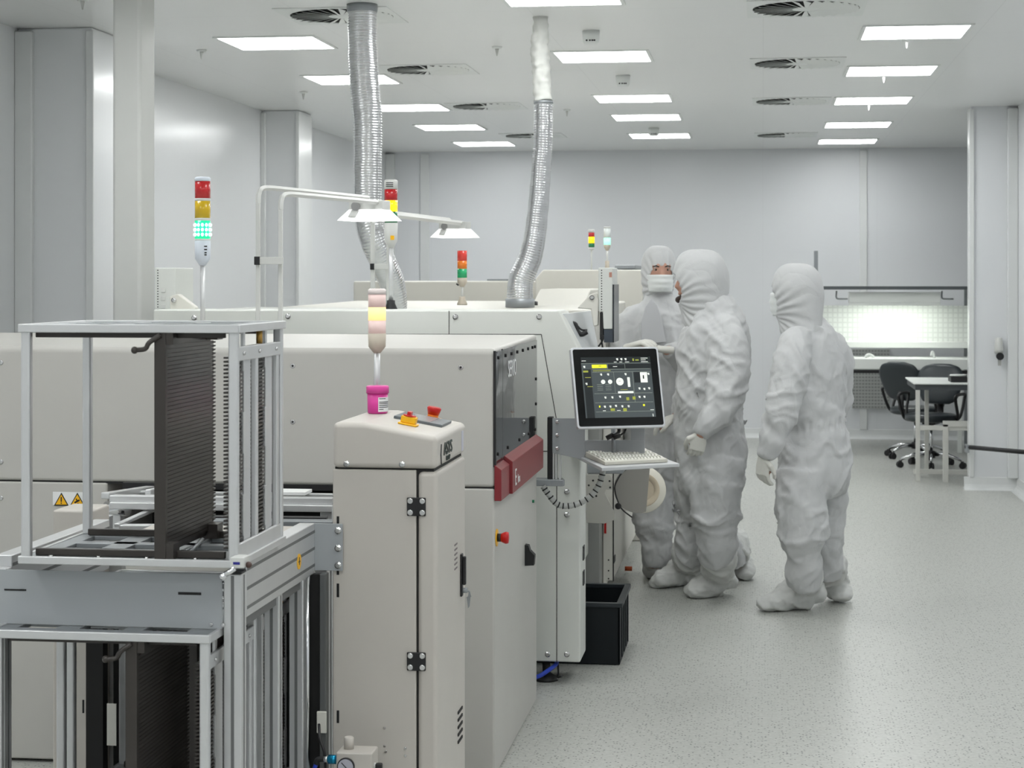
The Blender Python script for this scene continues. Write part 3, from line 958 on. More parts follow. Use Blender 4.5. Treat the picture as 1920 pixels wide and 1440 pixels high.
e1 = (k0[2] - k0[1]); e2 = (k0[0] - k0[1])
kbm = MB()
up = Vector((0, 0, 1))
v = [kbm.bm.verts.new(p) for p in (k0[1] + up * .001, k0[1] + e1 + up * .001, k0[1] + e1 + e2 + up * .001, k0[1] + e2 + up * .001)]
v2 = [kbm.bm.verts.new(p) for p in (k0[1] + up * .014, k0[1] + e1 + up * .014, k0[1] + e1 + e2 + up * .030, k0[1] + e2 + up * .030)]
kbm.bm.faces.new(v[::-1]); kbm.bm.faces.new(v2)
for i in range(4): kbm.bm.faces.new([v[i], v[(i + 1) % 4], v2[(i + 1) % 4], v2[i]])
KEYC = mat('keyboard_beige', (205, 203, 192), .5)
kbm.build('keyboard_case', KEYC, kb, .002)
ks = MB()
for r in range(6):
    for c_ in range(18):
        fx, fy = .03 + c_ * .0525, .06 + r * .155
        o_ = k0[1] + e1 * fx + e2 * fy + up * (.0142 + .016 * fy)
        w_, h_ = e1 * .043, e2 * .125
        vs = [ks.bm.verts.new(p) for p in (o_, o_ + w_, o_ + w_ + h_, o_ + h_)]
        ins = (w_ * .12 + h_ * .12)
        ts = [ks.bm.verts.new(p + up * .006) for p in (o_ + w_ * .14 + h_ * .14, o_ + w_ * .86 + h_ * .14, o_ + w_ * .86 + h_ * .86, o_ + w_ * .14 + h_ * .86)]
        ks.bm.faces.new(ts)
        for i in range(4): ks.bm.faces.new([vs[i], vs[(i + 1) % 4], ts[(i + 1) % 4], ts[i]])
ks.build('keys', mat('key_white', (222, 221, 212), .45), kb, kind='stuff')

# ------------------------------------------------------------------ far monitors on brackets (seen edge-on)
PERF = mat('perforated_housing', (212, 214, 210), .45)
def side_monitor(t0, px0, label, mirror=False):
    t = thing('monitor', label, 'monitor', pt(px0 + 12, 610, t=t0))
    Y = pt(px0, 560, t=t0).y
    x0, x1 = pt(px0, 560, Y=Y).x, pt(px0 + 27, 560, Y=Y).x
    zt_, zb_ = pt(px0, 502, Y=Y).z, pt(px0, 617, Y=Y).z
    q = MB()
    if mirror:
        q.box(x0, x1 + .03, Y, Y + .26, pt(px0, 592, Y=Y).z, zt_)
    else:
        q.prism([(x0, pt(0, 582, Y=Y).z), (x0, zt_), (x1, zt_), (x1, zb_), (x0 + .022, zb_), (x0 + .018, pt(0, 582, Y=Y).z)], 'y', Y, Y + .26)
    q.build('housing', PERF, t, .004)
    d = MB()
    for k in range(17):
        p = pt(px0 + 6, 507 + k * 4.9, Y=Y); d.lathe(p, [(0, .0028), (.0008, .0028)], (0, -1, 0), 8)
    d.build('vent_holes', BLACK, t)
    if not mirror:
        MB().box(x1, x1 + .006, Y - .005, Y + .27, pt(0, 637, Y=Y).z, pt(0, 533, Y=Y).z).build('screen', mat('dark_screen_edge', (40, 44, 50), .2), t)
        MB().box(x0 + .024, x1, Y + .005, Y + .25, pt(0, 637, Y=Y).z, zb_).build('lower_bezel', mat('slate_plastic', (66, 74, 84), .4), t)
        MB().box(x1 - .016, x1 - .004, Y - .002, Y + .0, pt(0, 520, Y=Y).z, pt(0, 511, Y=Y).z).build('side_window', mat('window_reddish_reflection', (178, 130, 115), .4), t)  # reddish reflection in the window cut, painted as a flat colour
        MB().box(x0 + .006, x0 + .02, Y - .0, Y + .12, pt(0, 632, Y=Y).z, pt(0, 583, Y=Y).z).build('pivot_mount', BLACK, t)
        a_ = [(1082, 578), (1104, 554), (1118, 548), (1122, 562), (1121, 610), (1113, 612), (1108, 580)]
    else:
        a_ = [(318, 577), (318, 556), (333, 551), (366, 576), (366, 590), (318, 590)]
    Ya = Y - .01
    q = MB(); q.prism([(pt(x, y, Y=Ya).x, pt(x, y, Y=Ya).z) for x, y in a_], 'y', Ya, Ya + .05).build('support_arm', CREAM, t, .005)
    q = MB(); c = pt(1110 if not mirror else 326, 558 if not mirror else 563, Y=Ya); q.lathe(c, [(0, .011), (.006, .011), (.0061, .006), (.01, .006)], (0, -1, 0)).build('pivot_bolt', SCREW, t)
    if mirror:
        MB().box(x0 + .005, x1 + .03, Y + .0, Y + .1, pt(0, 597, Y=Y).z, pt(0, 592, Y=Y).z).build('mount_foot', BLACK, t)
        q = MB()
        for y in (540, 555, 570): q.box(x0 + .03, x0 + .05, Y - .004, Y, pt(0, y + 8, Y=Y).z, pt(0, y, Y=Y).z)
        q.build('connector_block', WHITE, t, .002)
    return t
side_monitor(8.2, 1122, 'pale monitor housing seen from its edge, with a dotted vent line, beside the operators')
side_monitor(8.25, 290, 'pale monitor housing with dotted vent line above the magazine rack', True)
q = thing('hanging_cable', 'crossed black cables below the side monitor', 'cable', pt(1130, 640, t=8.2))
mb = MB(); mb.tube([pt(1131, 628, t=8.15), pt(1130, 638, t=8.15), pt(1122, 650, t=8.15)], .004).tube([pt(1126, 626, t=8.15), pt(1128, 638, t=8.15), pt(1130, 652, t=8.15)], .004); mb.build('cable', BLACK, q)

# ------------------------------------------------------------------ signal towers
def lens(name, rgb, emit=0, ecol=None): return mat(name, rgb, .25, emit=emit, ecol=ecol, coat=.3)
L_RED, L_YEL, L_GRN, L_ORG = lens('red_lens', (185, 30, 35)), lens('yellow_lens', (205, 170, 20)), lens('green_lens_dark', (20, 120, 70)), lens('orange_lens', (225, 120, 25))
L_RED2, L_GRN2 = lens('bright_red_lens', (220, 65, 55)), lens('bright_green_lens', (25, 165, 105))
L_GLIT = lens('green_lens_lit', (30, 200, 140), 1.1, (20, 205, 140)); L_YLIT = lens('yellow_lens_lit', (255, 200, 20), 1.2, (255, 200, 10))
GREYB = mat('pale_blue_grey_plastic', (205, 212, 222), .4); TAUPE = mat('taupe_plastic', (190, 180, 165), .45)


def tower(label, t, px, segs, bodyseg, pole, m_body, base=None, w=None, extra=None):
    """segs: (y0, y1, material, name) from the photo; bodyseg: (y0, y1 taper start, y end)"""
    top = segs[0][0]
    root = thing('signal_tower', label, 'signal light', pt(px, pole[1], t=t))
    r = w * t / FPX / 2
    c = pt(px, top, t=t)
    z = lambda y: CAMZ + (523 - y) * t / FPX
    for (a, b, m, nm) in segs:
        if nm == 'cap':
            MB().lathe((c.x, c.y, z(b)), [(0, r), (z(a) - z(b) - .004, r), (z(a) - z(b), r * .8)]).build(nm, m, root)
        else:
            MB().lathe((c.x, c.y, z(b)), [(0, r * .97), (z(a) - z(b), r * .97)]).build(nm, m, root)
    a, b, e = bodyseg
    MB().lathe((c.x, c.y, z(e)), [(0, r * .38), (z(b) - z(e), r * .95), (z(a) - z(e), r)]).build('body', m_body, root)
    MB().cyl((c.x, c.y, z(pole[1])), (c.x, c.y, z(pole[0]) + .01), pole[2] * t / FPX / 2, n=16).build('pole', ALU if pole[2] > 5 else WHITE, root)
    if base: MB().lathe((c.x, c.y, z(base[1])), [(0, r * base[2]), (.008, r * base[2]), (.03, r * .62), (z(base[0]) - z(base[1]), r * .6)]).build('foot', base[3], root)
    return root, c, r, z


tw, c, r, z = tower('signal tower with red, yellow and lit green lens above the magazine rack', 7.55, 380,
    [(332, 340, GREYB, 'cap'), (340, 372, L_RED, 'red_lens'), (372, 377, WHITE, 'spacer_ring'), (377, 409, L_YEL, 'yellow_lens'), (409, 414, WHITE, 'spacer_ring'), (414, 448, L_GLIT, 'green_lens'), (448, 451, WHITE, 'spacer_ring')],
    (451, 485, 498), (498, 640, 9), GREYB, w=30)
q = MB()
for yy in (422, 431, 440):
    for k in range(12):
        an = 2 * PI * (k + .5) / 12
        q.ball((c.x + r * .97 * math.cos(an), c.y + r * .97 * math.sin(an), z(yy)), (.006, .006, .0075), 8)
q.build('led_dots', mat('white_green_led', (200, 255, 230), .3, emit=3.5, ecol=(170, 255, 220)), tw)
q = MB()
for yy, w_ in ((462, .012), (468, .012), (474, .009), (478, .009)):
    an = math.radians(-52); p = Vector((c.x + r * 1.0 * math.cos(an), c.y + r * math.sin(an), z(yy)))
    q.box(-w_ / 2, w_ / 2, -.001, .001, -.0025, .0025, Matrix.Translation(p) @ Matrix.Rotation(an + PI / 2, 4, 'Z'))
q.build('printed_label', BLACK, tw)
tw, c, r, z = tower('signal tower with lit yellow lens on a black foot, behind the front lamp', 8.2, 733,
    [(337, 355, WHITE, 'cap'), (355, 376, L_RED, 'red_lens'), (376, 397, L_YLIT, 'yellow_lens'), (397, 418, L_GRN, 'green_lens')],
    (418, 452, 465), (465, 570, 9), WHITE, (563, 582, .95, BLACK), w=25.5)
q = MB()
for yy in (343, 346.5, 350): q.box(-.016, .016, -.001, .001, -.0015, .0015, Matrix.Translation((c.x, c.y - r, z(yy))))
q.build('cap_slots', BLACK, tw)
MB().box(c.x + .004, c.x + .02, c.y - r - .001, c.y - r * .8, z(450), z(442)).build('yellow_sticker', YEL, tw)
tw, c, r, z = tower('unlit red, orange and green signal tower on a bent stem right of the lamps', 9.6, 866.5,
    [(470, 489, L_RED2, 'red_lens'), (489, 504, L_ORG, 'orange_lens'), (504, 521, L_GRN2, 'green_lens')],
    (521, 530, 538), (536, 560, 4), TAUPE, (556, 572, 1.0, TAUPE), w=19)
q = MB(); q.cyl((c.x - .015, c.y - .02, z(535)), (c.x - .027, c.y - .02, z(532)), .004).build('clamp_lever', BLACK, tw)
tw, c, r, z = tower('white frosted signal lamp glowing orange, standing on the corner cabinet', 5.68, 707, [(541, 552, mat('frosted_cap', (225, 215, 212), .4), 'cap')], (625, 650, 662), (655, 771, 12), TAUPE, w=34)
FROST = mat('frosted_lens', (222, 200, 196), .4, emit=.18, ecol=(235, 190, 180)); FROSTL = mat('frosted_lens_lit', (255, 215, 150), .4, emit=1.0, ecol=(255, 205, 130))
MB().lathe((c.x, c.y, z(576)), [(0, r * .97), (z(550) - z(576), r * .97)]).build('upper_lens', FROST, tw)
MB().lathe((c.x, c.y, z(601)), [(0, r * .97), (z(576) - z(601), r * .97)]).build('lit_lens', FROSTL, tw)
MB().lathe((c.x, c.y, z(626)), [(0, r * .97), (z(601) - z(626), r * .97)]).build('lower_lens', FROST, tw)
tower('small distant signal tower with lit yellow lens against the back wall', 12.6, 1109,
    [(430, 436, WHITE, 'cap'), (436, 444, L_RED, 'red_lens'), (444, 456, L_YLIT, 'yellow_lens'), (456, 464, L_GRN, 'green_lens')],
    (464, 467, 469), (469, 512, 3), WHITE, w=12)
tw, c, r, z = tower('small distant frosted signal lamp glowing pale green', 12.6, 1138.5, [(425, 428, WHITE, 'cap')],
    (458, 463, 470), (468, 500, 4), TAUPE, (489, 508, .8, TAUPE), w=13)
MB().lathe((c.x, c.y, z(446)), [(0, r * .97), (z(428) - z(446), r * .97)]).build('upper_lens', mat('frosted_lens_cool', (222, 228, 226), .4), tw)
MB().lathe((c.x, c.y, z(459)), [(0, r), (z(446) - z(459), r)]).build('lit_lens', mat('frosted_green_lit', (190, 255, 230), .4, emit=.8, ecol=(150, 245, 210)), tw)

# ------------------------------------------------------------------ overhead inspection lamps
REFL = mat('white_reflector', (240, 240, 240), .35, emit=.55, ecol=(255, 255, 255))
LAMPE = mat('lamp_tube_glow', (255, 255, 255), .4, emit=12, ecol=(250, 252, 255))


def lamp_frame(label, A, B, Ae, Be, zb, lampc, sc_, clampy, t0, t1):
    root = thing('inspection_lamp', label, 'lamp', pt(A[0], zb, t=t0))
    for (p, e, w) in ((A, Ae, 11), (B, Be, 11)):
        a = pt(p[0], p[1], t=t0); b = pt(e[0], e[1], t=t1); w_ = w * t0 / FPX / 2
        foot = Vector((a.x, a.y, CAMZ + (523 - zb) * t0 / FPX))
        q = MB()
        q.loft([foot, Vector((a.x, a.y, a.z - .06))], [(w_, w_), (w_, w_)], 4, side=(1, 1, 0))
        q.build('post', WHITE, root, .002)
        q = MB()
        pth = [Vector((a.x, a.y, a.z - .062)), Vector((a.x, a.y + .012, a.z - .025)), Vector((a.x + .01, a.y + .045, a.z - .003))] + [a.lerp(b, k / 4) + Vector((0, 0, 0)) for k in (1, 2, 3, 4)]
        q.loft(smooth_path(pth, 5), [(w_, w_)] * len(smooth_path(pth, 5)), 4, side=(1, 0, 0))
        q.build('arm', WHITE, root, .002)
        q = MB(); bolts(q, [b + Vector((-.01, -.0, .0)) + (a - b).normalized() * .03 + Vector((.0, -.014, 0))], .005); q.build('end_bolt', BLACK, root)
    a = pt(A[0] - 1, clampy, t=t0); b = pt(B[0] + 13 * t0 / 9, clampy + 4, t=t0)
    MB().box(a.x + .01, b.x, a.y - .03, a.y - .018, a.z - .013, a.z + .013).build('cross_brace', WHITE, root, .002)
    MB().box(a.x - .004, a.x + .016, a.y - .034, a.y - .016, a.z - .015, a.z + .015).build('clamp', BLACK, root, .002)
    # lamp head: box housing, flared reflector, tube
    c = pt(*lampc, t=t1)
    dirx = Vector((.97, -.24, 0)); diry = Vector((.24, .97, 0))
    M = Matrix(((dirx.x, diry.x, 0, c.x), (dirx.y, diry.y, 0, c.y), (0, 0, 1, c.z), (0, 0, 0, 1)))
    M = M @ Matrix.Scale(sc_, 4)
    MB().box(-.10, .10, -.045, .045, .012, .06, M).build('housing', WHITE, root, .004)
    q = MB()
    tp = [Vector((x, y, .014)) for x, y in ((-.095, -.05), (.095, -.05), (.095, .05), (-.095, .05))]
    bt = [Vector((x, y, -.045)) for x, y in ((-.135, -.11), (.135, -.11), (.135, .11), (-.135, .11))]
    tv = [q.bm.verts.new(M @ v) for v in tp]; bv = [q.bm.verts.new(M @ v) for v in bt]
    ti_ = [q.bm.verts.new(M @ (v * .97 - Vector((0, 0, .003)))) for v in tp]; bi = [q.bm.verts.new(M @ (Vector((v.x * .97, v.y * .97, v.z)))) for v in bt]
    for i in range(4):
        j = (i + 1) % 4
        q.bm.faces.new([tv[i], tv[j], bv[j], bv[i]]); q.bm.faces.new([ti_[i], ti_[j], bi[j], bi[i]]); q.bm.faces.new([bv[i], bv[j], bi[j], bi[i]])
    q.bm.faces.new(tv); q.bm.faces.new(ti_)
    q.build('reflector', REFL, root)
    q = MB()
    for yy in (-.03, .03): q.cyl(M @ Vector((-.085, yy, -.01)), M @ Vector((.085, yy, -.01)), .012, n=10)
    q.build('light_tube', LAMPE, root)
    q = MB(); q.lathe(M @ Vector((-.055, -.05, .03)), [(0, .018), (.012, .018)], (0, -1, 0)); q.build('joint_knob', mat('grey_knob', (150, 150, 150), .5), root)
    q = MB(); q.loft([M @ Vector((-.055, -.056, .01)), M @ Vector((-.05, -.11, -.028))], [(.016, .003)] * 2, 8, side=(1, 0, 0)); q.build('stay', WHITE, root)
    return root


lamp_frame('near overhead work lamp on twin white posts, glowing white reflector', (484, 350), (526, 362), (690, 371), (716, 380), 650, (693, 398), .78, 489, 6.7, 7.63)
lamp_frame('far overhead work lamp on twin white posts, above the orange and green tower', (699, 396), (729, 402), (843, 413), (868, 419), 576, (853, 433), .83, 500, 9.07, 10.4)

# ------------------------------------------------------------------ corner cabinet with switches
YC0, YC1 = 5.15, 5.66
xc0, xc1 = pt(624, 900, Y=YC0).x, pt(820, 900, Y=YC0).x
xs = pt(683, 792, Y=YC0).x
ca = thing('control_cabinet', 'tall beige control cabinet with hinged door beside the magazine loader', 'cabinet', ((xc0 + xc1) / 2, YC0, 0))
zc = 1.7 - (880 - 523) * 5.26 / FPX
q = MB(); q.prism([(xc0, zc + .004), (xc1, zc + .004), (xc1, 1.258), (xs, 1.296), (xc0, 1.296)], 'y', YC0 - .004, YC1)
hood = q.build('top_cover', BEIGE, ca, .016, 4)
xd = pt(782, 900, Y=YC0).x
MB().box(xc0, xd - .003, YC0, YC1 - .01, .02, zc).build('cabinet_body', BEIGE, ca, .003, 2)
MB().box(xd + .002, xc1, YC0, YC1 - .01, .03, zc - .004).build('door', BEIGE, ca, .014, 4)
MB().box(xc0 + .004, xc1 - .012, YC0 + .012, YC1 - .02, .01, zc + .006).build('inner_core', SEAM, ca)
for py in (950, 1240):
    c = pt(781, py, Y=YC0)
    q = MB().box(c.x - .027, c.x + .027, YC0 - .006, YC0, c.z - .026, c.z + .026).build('hinge', BLACK, ca, .003)
    s = MB(); screws(s, [Vector((c.x + dx, YC0 - .006, c.z + dz)) for dx in (-.017, .017) for dz in (-.016, .016)], .0085); s.build('hinge_screw', SCREW, q)
q = MB(); bolts(q, [pt(650, 870, Y=YC0 - .004), pt(754, 871, Y=YC0 - .004)], .009); q.build('cover_bolts', SCREW, ca)
q = MB(); screws(q, [pt(x, y, Y=YC0) for x, y in ((721, 1365), (721, 1399), (724, 1409), (760, 1403), (760, 1417))], .004); q.build('front_screws', SCREW, ca)
q = MB()
for ya, yb in ((1094, 1120), (1332, 1356), (968, 985), (1066, 1078)):
    a = pt(631, ya, Y=YC0 - .0006); b = pt(636, yb, Y=YC0 - .0006); q.box(a.x, b.x, YC0 - .0006, YC0 + .001, b.z, a.z)
q.build('slots', DARK, ca, .002)
# badge on the side of the cover
q = MB(); yb0 = YC0 + .05
q.prism([(yb0 + .008, 1.175), (yb0, 1.203), (yb0 + .008, 1.232), (yb0 + .016, 1.232), (yb0 + .008, 1.203), (yb0 + .016, 1.175)], 'x', xc1, xc1 + .002).build('badge_bracket', BLACK, ca)
text('badge_lettering', 'ASYS', mat('dark_green_print', (52, 62, 58), .5), .052, (xc1 + .002, YC0 + .17, 1.212), (0, 1, 0), (0, 0, 1), ca, sx=1.25, extrude=.001)
text('badge_lettering', 'GROUP', mat('dark_green_print', (52, 62, 58), .5), .02, (xc1 + .002, YC0 + .17, 1.184), (0, 1, 0), (0, 0, 1), ca, extrude=.001)
MB().box(xc1, xc1 + .002, YC1 - .09, YC1 - .06, 1.18, 1.24).build('pale_sticker', mat('lilac_label', (200, 200, 212), .4), ca)
# side handle with key
hh = pt(864, 1077, X=xc1)
z0_, z1_ = pt(864, 1118, X=xc1).z, pt(864, 1038, X=xc1).z
q = MB(); q.box(xc1, xc1 + .006, hh.y - .014, hh.y + .014, z0_, z1_).box(xc1 + .006, xc1 + .016, hh.y - .008, hh.y + .008, z0_ + .035, z1_ - .008)
q.build('door_handle', BLACK, ca, .003)
q = MB(); q.lathe((xc1, hh.y, z0_ + .018), [(0, .008), (.02, .008)], (1, 0, 0)); q.build('lock', STEEL, ca)
kk = thing('key', 'small key hanging from the cabinet door lock', 'key', (xc1 + .024, hh.y, z0_ - .03))
q = MB(); q.cyl((xc1 + .006, hh.y, z0_ + .018), (xc1 + .026, hh.y, z0_ + .016), .0025, n=8)
q.prism([(xc1 + .014, z0_ - .005), (xc1 + .033, z0_ + .0), (xc1 + .031, z0_ + .003), (xc1 + .028, z0_ + .016), (xc1 + .024, z0_ + .014), (xc1 + .022, z0_)], 'y', hh.y - .001, hh.y + .001)
q.prism([(xc1 + .018, z0_ - .002), (xc1 + .030, z0_), (xc1 + .027, z0_ - .03), (xc1 + .022, z0_ - .036)], 'y', hh.y - .001, hh.y + .001)
q.build('key_blade', STEEL, kk)
q = MB()
for k in range(6):
    p = pt(852, 1022 + k * 9, X=xc1); q.box(xc1, xc1 + .001, p.y, p.y + .05, p.z - .004, p.z + .001)
q.build('printed_notes', mat('printed_grey', (120, 112, 112), .6), ca)
q = MB()
for k in range(5):
    z_ = .42 - k * .022 - .02; q.box(xc1 - .001, xc1 + .003, YC1 - .16, YC1 - .08, z_, z_ + .008, None)
q.build('louvres', DARK, ca)
# operator strip and switches on the sloping top
sl = math.atan2(1.296 - 1.258, xc1 - xs)
def on_slope(x, y, h=0): return Vector((x, y, 1.296 - (x - xs) * math.tan(sl) + h))
def slopeM(x, y): return Matrix.Translation(on_slope(x, y)) @ Matrix.Rotation(sl, 4, 'Y')
q0 = pt(760, 787, t=5.47)
xm = (pt(783, 786, t=5.46)).x
Ms = slopeM(-1.005 + .0, 5.42)
cx0 = pt(781, 786, t=5.47)
Ms = slopeM(cx0.x, 5.485)
MB().box(-.073, .073, -.085, .085, 0, .008, Ms).build('operator_strip', mat('grey_profile', (98, 104, 108), .4), ca, .001)
MB().box(-.038, .035, -.08, .08, .008, .0088, Ms).build('strip_window', mat('strip_window', (150, 152, 152), .25), ca)
a = pt(758, 796, t=5.33); Ma = slopeM(a.x, 5.30)
MB().box(-.028, .028, -.022, .022, 0, .006, Ma).box(-.022, .022, -.016, .016, .006, .026, Ma).build('main_switch', YEL, ca, .003, label='yellow main switch guard')
q = MB(); q.lathe(Ma @ Vector((0, 0, .026)), [(0, .019), (.003, .019)], (Ma.to_3x3() @ Vector((0, 0, 1)))); q.box(-.006, .005, -.014, .014, .028, .039, Ma); q.build('switch_lever', RED, ca)
a = pt(804, 780, t=5.62); Ma = slopeM(a.x, 5.60)
MB().lathe(Ma @ Vector((0, 0, 0)), [(0, .032), (.003, .032)], (Ma.to_3x3() @ Vector((0, 0, 1)))).build('emergency_stop_collar', YEL, ca, label='yellow ring')
MB().lathe(Ma @ Vector((0, 0, .003)), [(0, .016), (.012, .017)], (Ma.to_3x3() @ Vector((0, 0, 1)))).build('emergency_stop_stem', mat('amber_plastic', (225, 130, 40), .4), ca)
MB().lathe(Ma @ Vector((0, 0, .012)), [(0, .017), (.012, .02), (.02, .022), (.024, .018)], (Ma.to_3x3() @ Vector((0, 0, 1)))).build('emergency_stop', RED, ca, label='red mushroom button')
# pink jar
jc = pt(708, 770, Z=1.2965)
PINK = mat('pink_plastic', (214, 62, 152), .38); PINK2 = mat('pink_plastic_lid', (222, 74, 160), .38)
jr = thing('jar', 'bright pink plastic jar with a white label on the corner cabinet', 'jar', (jc.x, jc.y, 1.2965))
jr.location.y = 5.5; jc = pt(708, 770, Y=5.5)
jr.location = (jc.x, 5.5, 1.2965)
MB().lathe((jc.x, 5.5, 1.2965), [(0, .027), (.003, .030), (.062, .031)], n=36).build('jar_body', PINK, jr)
MB().lathe((jc.x, 5.5, 1.3575), [(0, .034), (.019, .034), (.022, .032)], n=36).build('lid', PINK2, jr)
q = MB()
def arc_patch(mb, c, r, a0, a1, z0, z1, n=8, th=.0006):
    P_ = []
    for k in range(n + 1):
        a = math.radians(a0 + (a1 - a0) * k / n); P_.append((c[0] + r * math.cos(a), c[1] + r * math.sin(a)))
    for k in range(n + 1):
        a = math.radians(a1 + (a0 - a1) * k / n); P_.append((c[0] + (r - th) * math.cos(a), c[1] + (r - th) * math.sin(a)))
    mb.prism(P_, 'z', z0, z1)
arc_patch(q, (jc.x, 5.5), .0318, -75, 10, 1.303, 1.346)
lbl = q.build('paper_label', LETTER, jr)
q = MB()
for zz, a1 in ((1.341, -30), (1.331, 0), (1.3265, 0), (1.321, 0), (1.3155, 0), (1.309, -45)): arc_patch(q, (jc.x, 5.5), .0322, -70, a1, zz, zz + .0022)
q.build('label_print', mat('print_black', (60, 60, 62), .6), lbl)

# ------------------------------------------------------------------ small beige cabinet on the left of the loader
x0, x1 = pt(98, 980, Y=YC0).x, pt(170, 1000, Y=YC0).x
lc = thing('side_cabinet', 'narrow beige cabinet behind the left of the magazine loader', 'cabinet', ((x0 + x1) / 2, YC0, 0))
MB().box(x0, x1, YC0, YC0 + .16, .02, 1.035).build('cabinet_body', BEIGE, lc, .008)
q = MB(); a = pt(154.5, 1312, Y=YC0); b = pt(158, 1337, Y=YC0); q.box(a.x, b.x, YC0 - .001, YC0 + .001, b.z, a.z).build('slot', DARK, lc)

# ------------------------------------------------------------------ transfer conveyor between loader and printer
cv = thing('transfer_conveyor', 'aluminium transfer conveyor running behind the magazine rack', 'conveyor', (-1.7, 5.8, 0))
def rail(mb, pa, pb, t0, h=.04, d=.04, t1=None):
    a = pt(*pa, t=t0); b = pt(*pb, t=t1 or t0)
    dv = (b - a); L = dv.length; x = dv.normalized(); y = Vector((0, 0, 1)).cross(x).normalized(); z = x.cross(y)
    M = Matrix(((x.x, y.x, z.x, a.x), (x.y, y.y, z.y, a.y), (x.z, y.z, z.z, a.z), (0, 0, 0, 1)))
    mb.box(0, L, 0, d, -h, 0, M)
q = MB()
rail(q, (205, 929), (624, 934), 5.95, .022); rail(q, (205, 942), (624, 948), 5.93, .022); rail(q, (240, 920), (624, 926), 6.15, .01, .02)
rail(q, (213, 926), (213, 1000), 5.9, .02, .03)
rail(q, (205, 924), (290, 911), 5.95, .02, .03, 6.25); rail(q, (283, 918), (330, 908), 6.0, .02, .02, 6.25)
rail(q, (165, 985), (212, 965), 5.4, .05, .03, 5.85); rail(q, (222, 985), (400, 985), 5.7, .015); rail(q, (225, 982), (292, 952), 5.7, .012, .02, 6.0)
q.build('side_rail', ALU, cv, .003)
q = MB(); rail(q, (300, 975), (624, 978), 5.72, .018, .06); rail(q, (300, 995), (615, 1000), 5.55, .018, .06)
q.build('cross_plate', STEEL, cv, .003)
q = MB(); rail(q, (215, 938), (624, 941), 5.96, .012, .03); rail(q, (230, 905), (624, 909), 6.25, .02, .02); rail(q, (300, 968), (612, 971), 5.78, .022); rail(q, (300, 988), (612, 992), 5.6, .02); rail(q, (210, 1000), (624, 1003), 5.9, .02)
q.build('belt', BLACK, cv)
q = MB(); a = pt(240, 955, t=5.95); q.cyl(a, a + Vector((-.08, .02, 0)), .022).build('drive_roller', CHROME, cv)
q = MB()
for x in (.02, -.0): pass
a = pt(170, 1000, t=5.5)
for (px, t_) in ((213, 5.95), (610, 5.95), (213, 5.5), (600, 5.72)):
    p = pt(px, 960, t=t_); box('stand_leg', ALU, (p.x - .02, p.x + .02, p.y + .01, p.y + .05, 0, .955), cv, .003)
q = MB(); a = pt(530, 916, t=6.2); q.box(a.x, a.x + .1, a.y - .1, a.y, a.z - .01, a.z).build('paper_sheet', LETTER, cv)
q = MB(); a = pt(240, 985, t=5.4); q.box(a.x, a.x + .5, a.y, a.y + .25, a.z - .035, a.z - .028).build('drip_tray', BEIGE, cv)

# ------------------------------------------------------------------ magazines (racks for circuit boards)
MW, MD, MH = .540, .435, .572


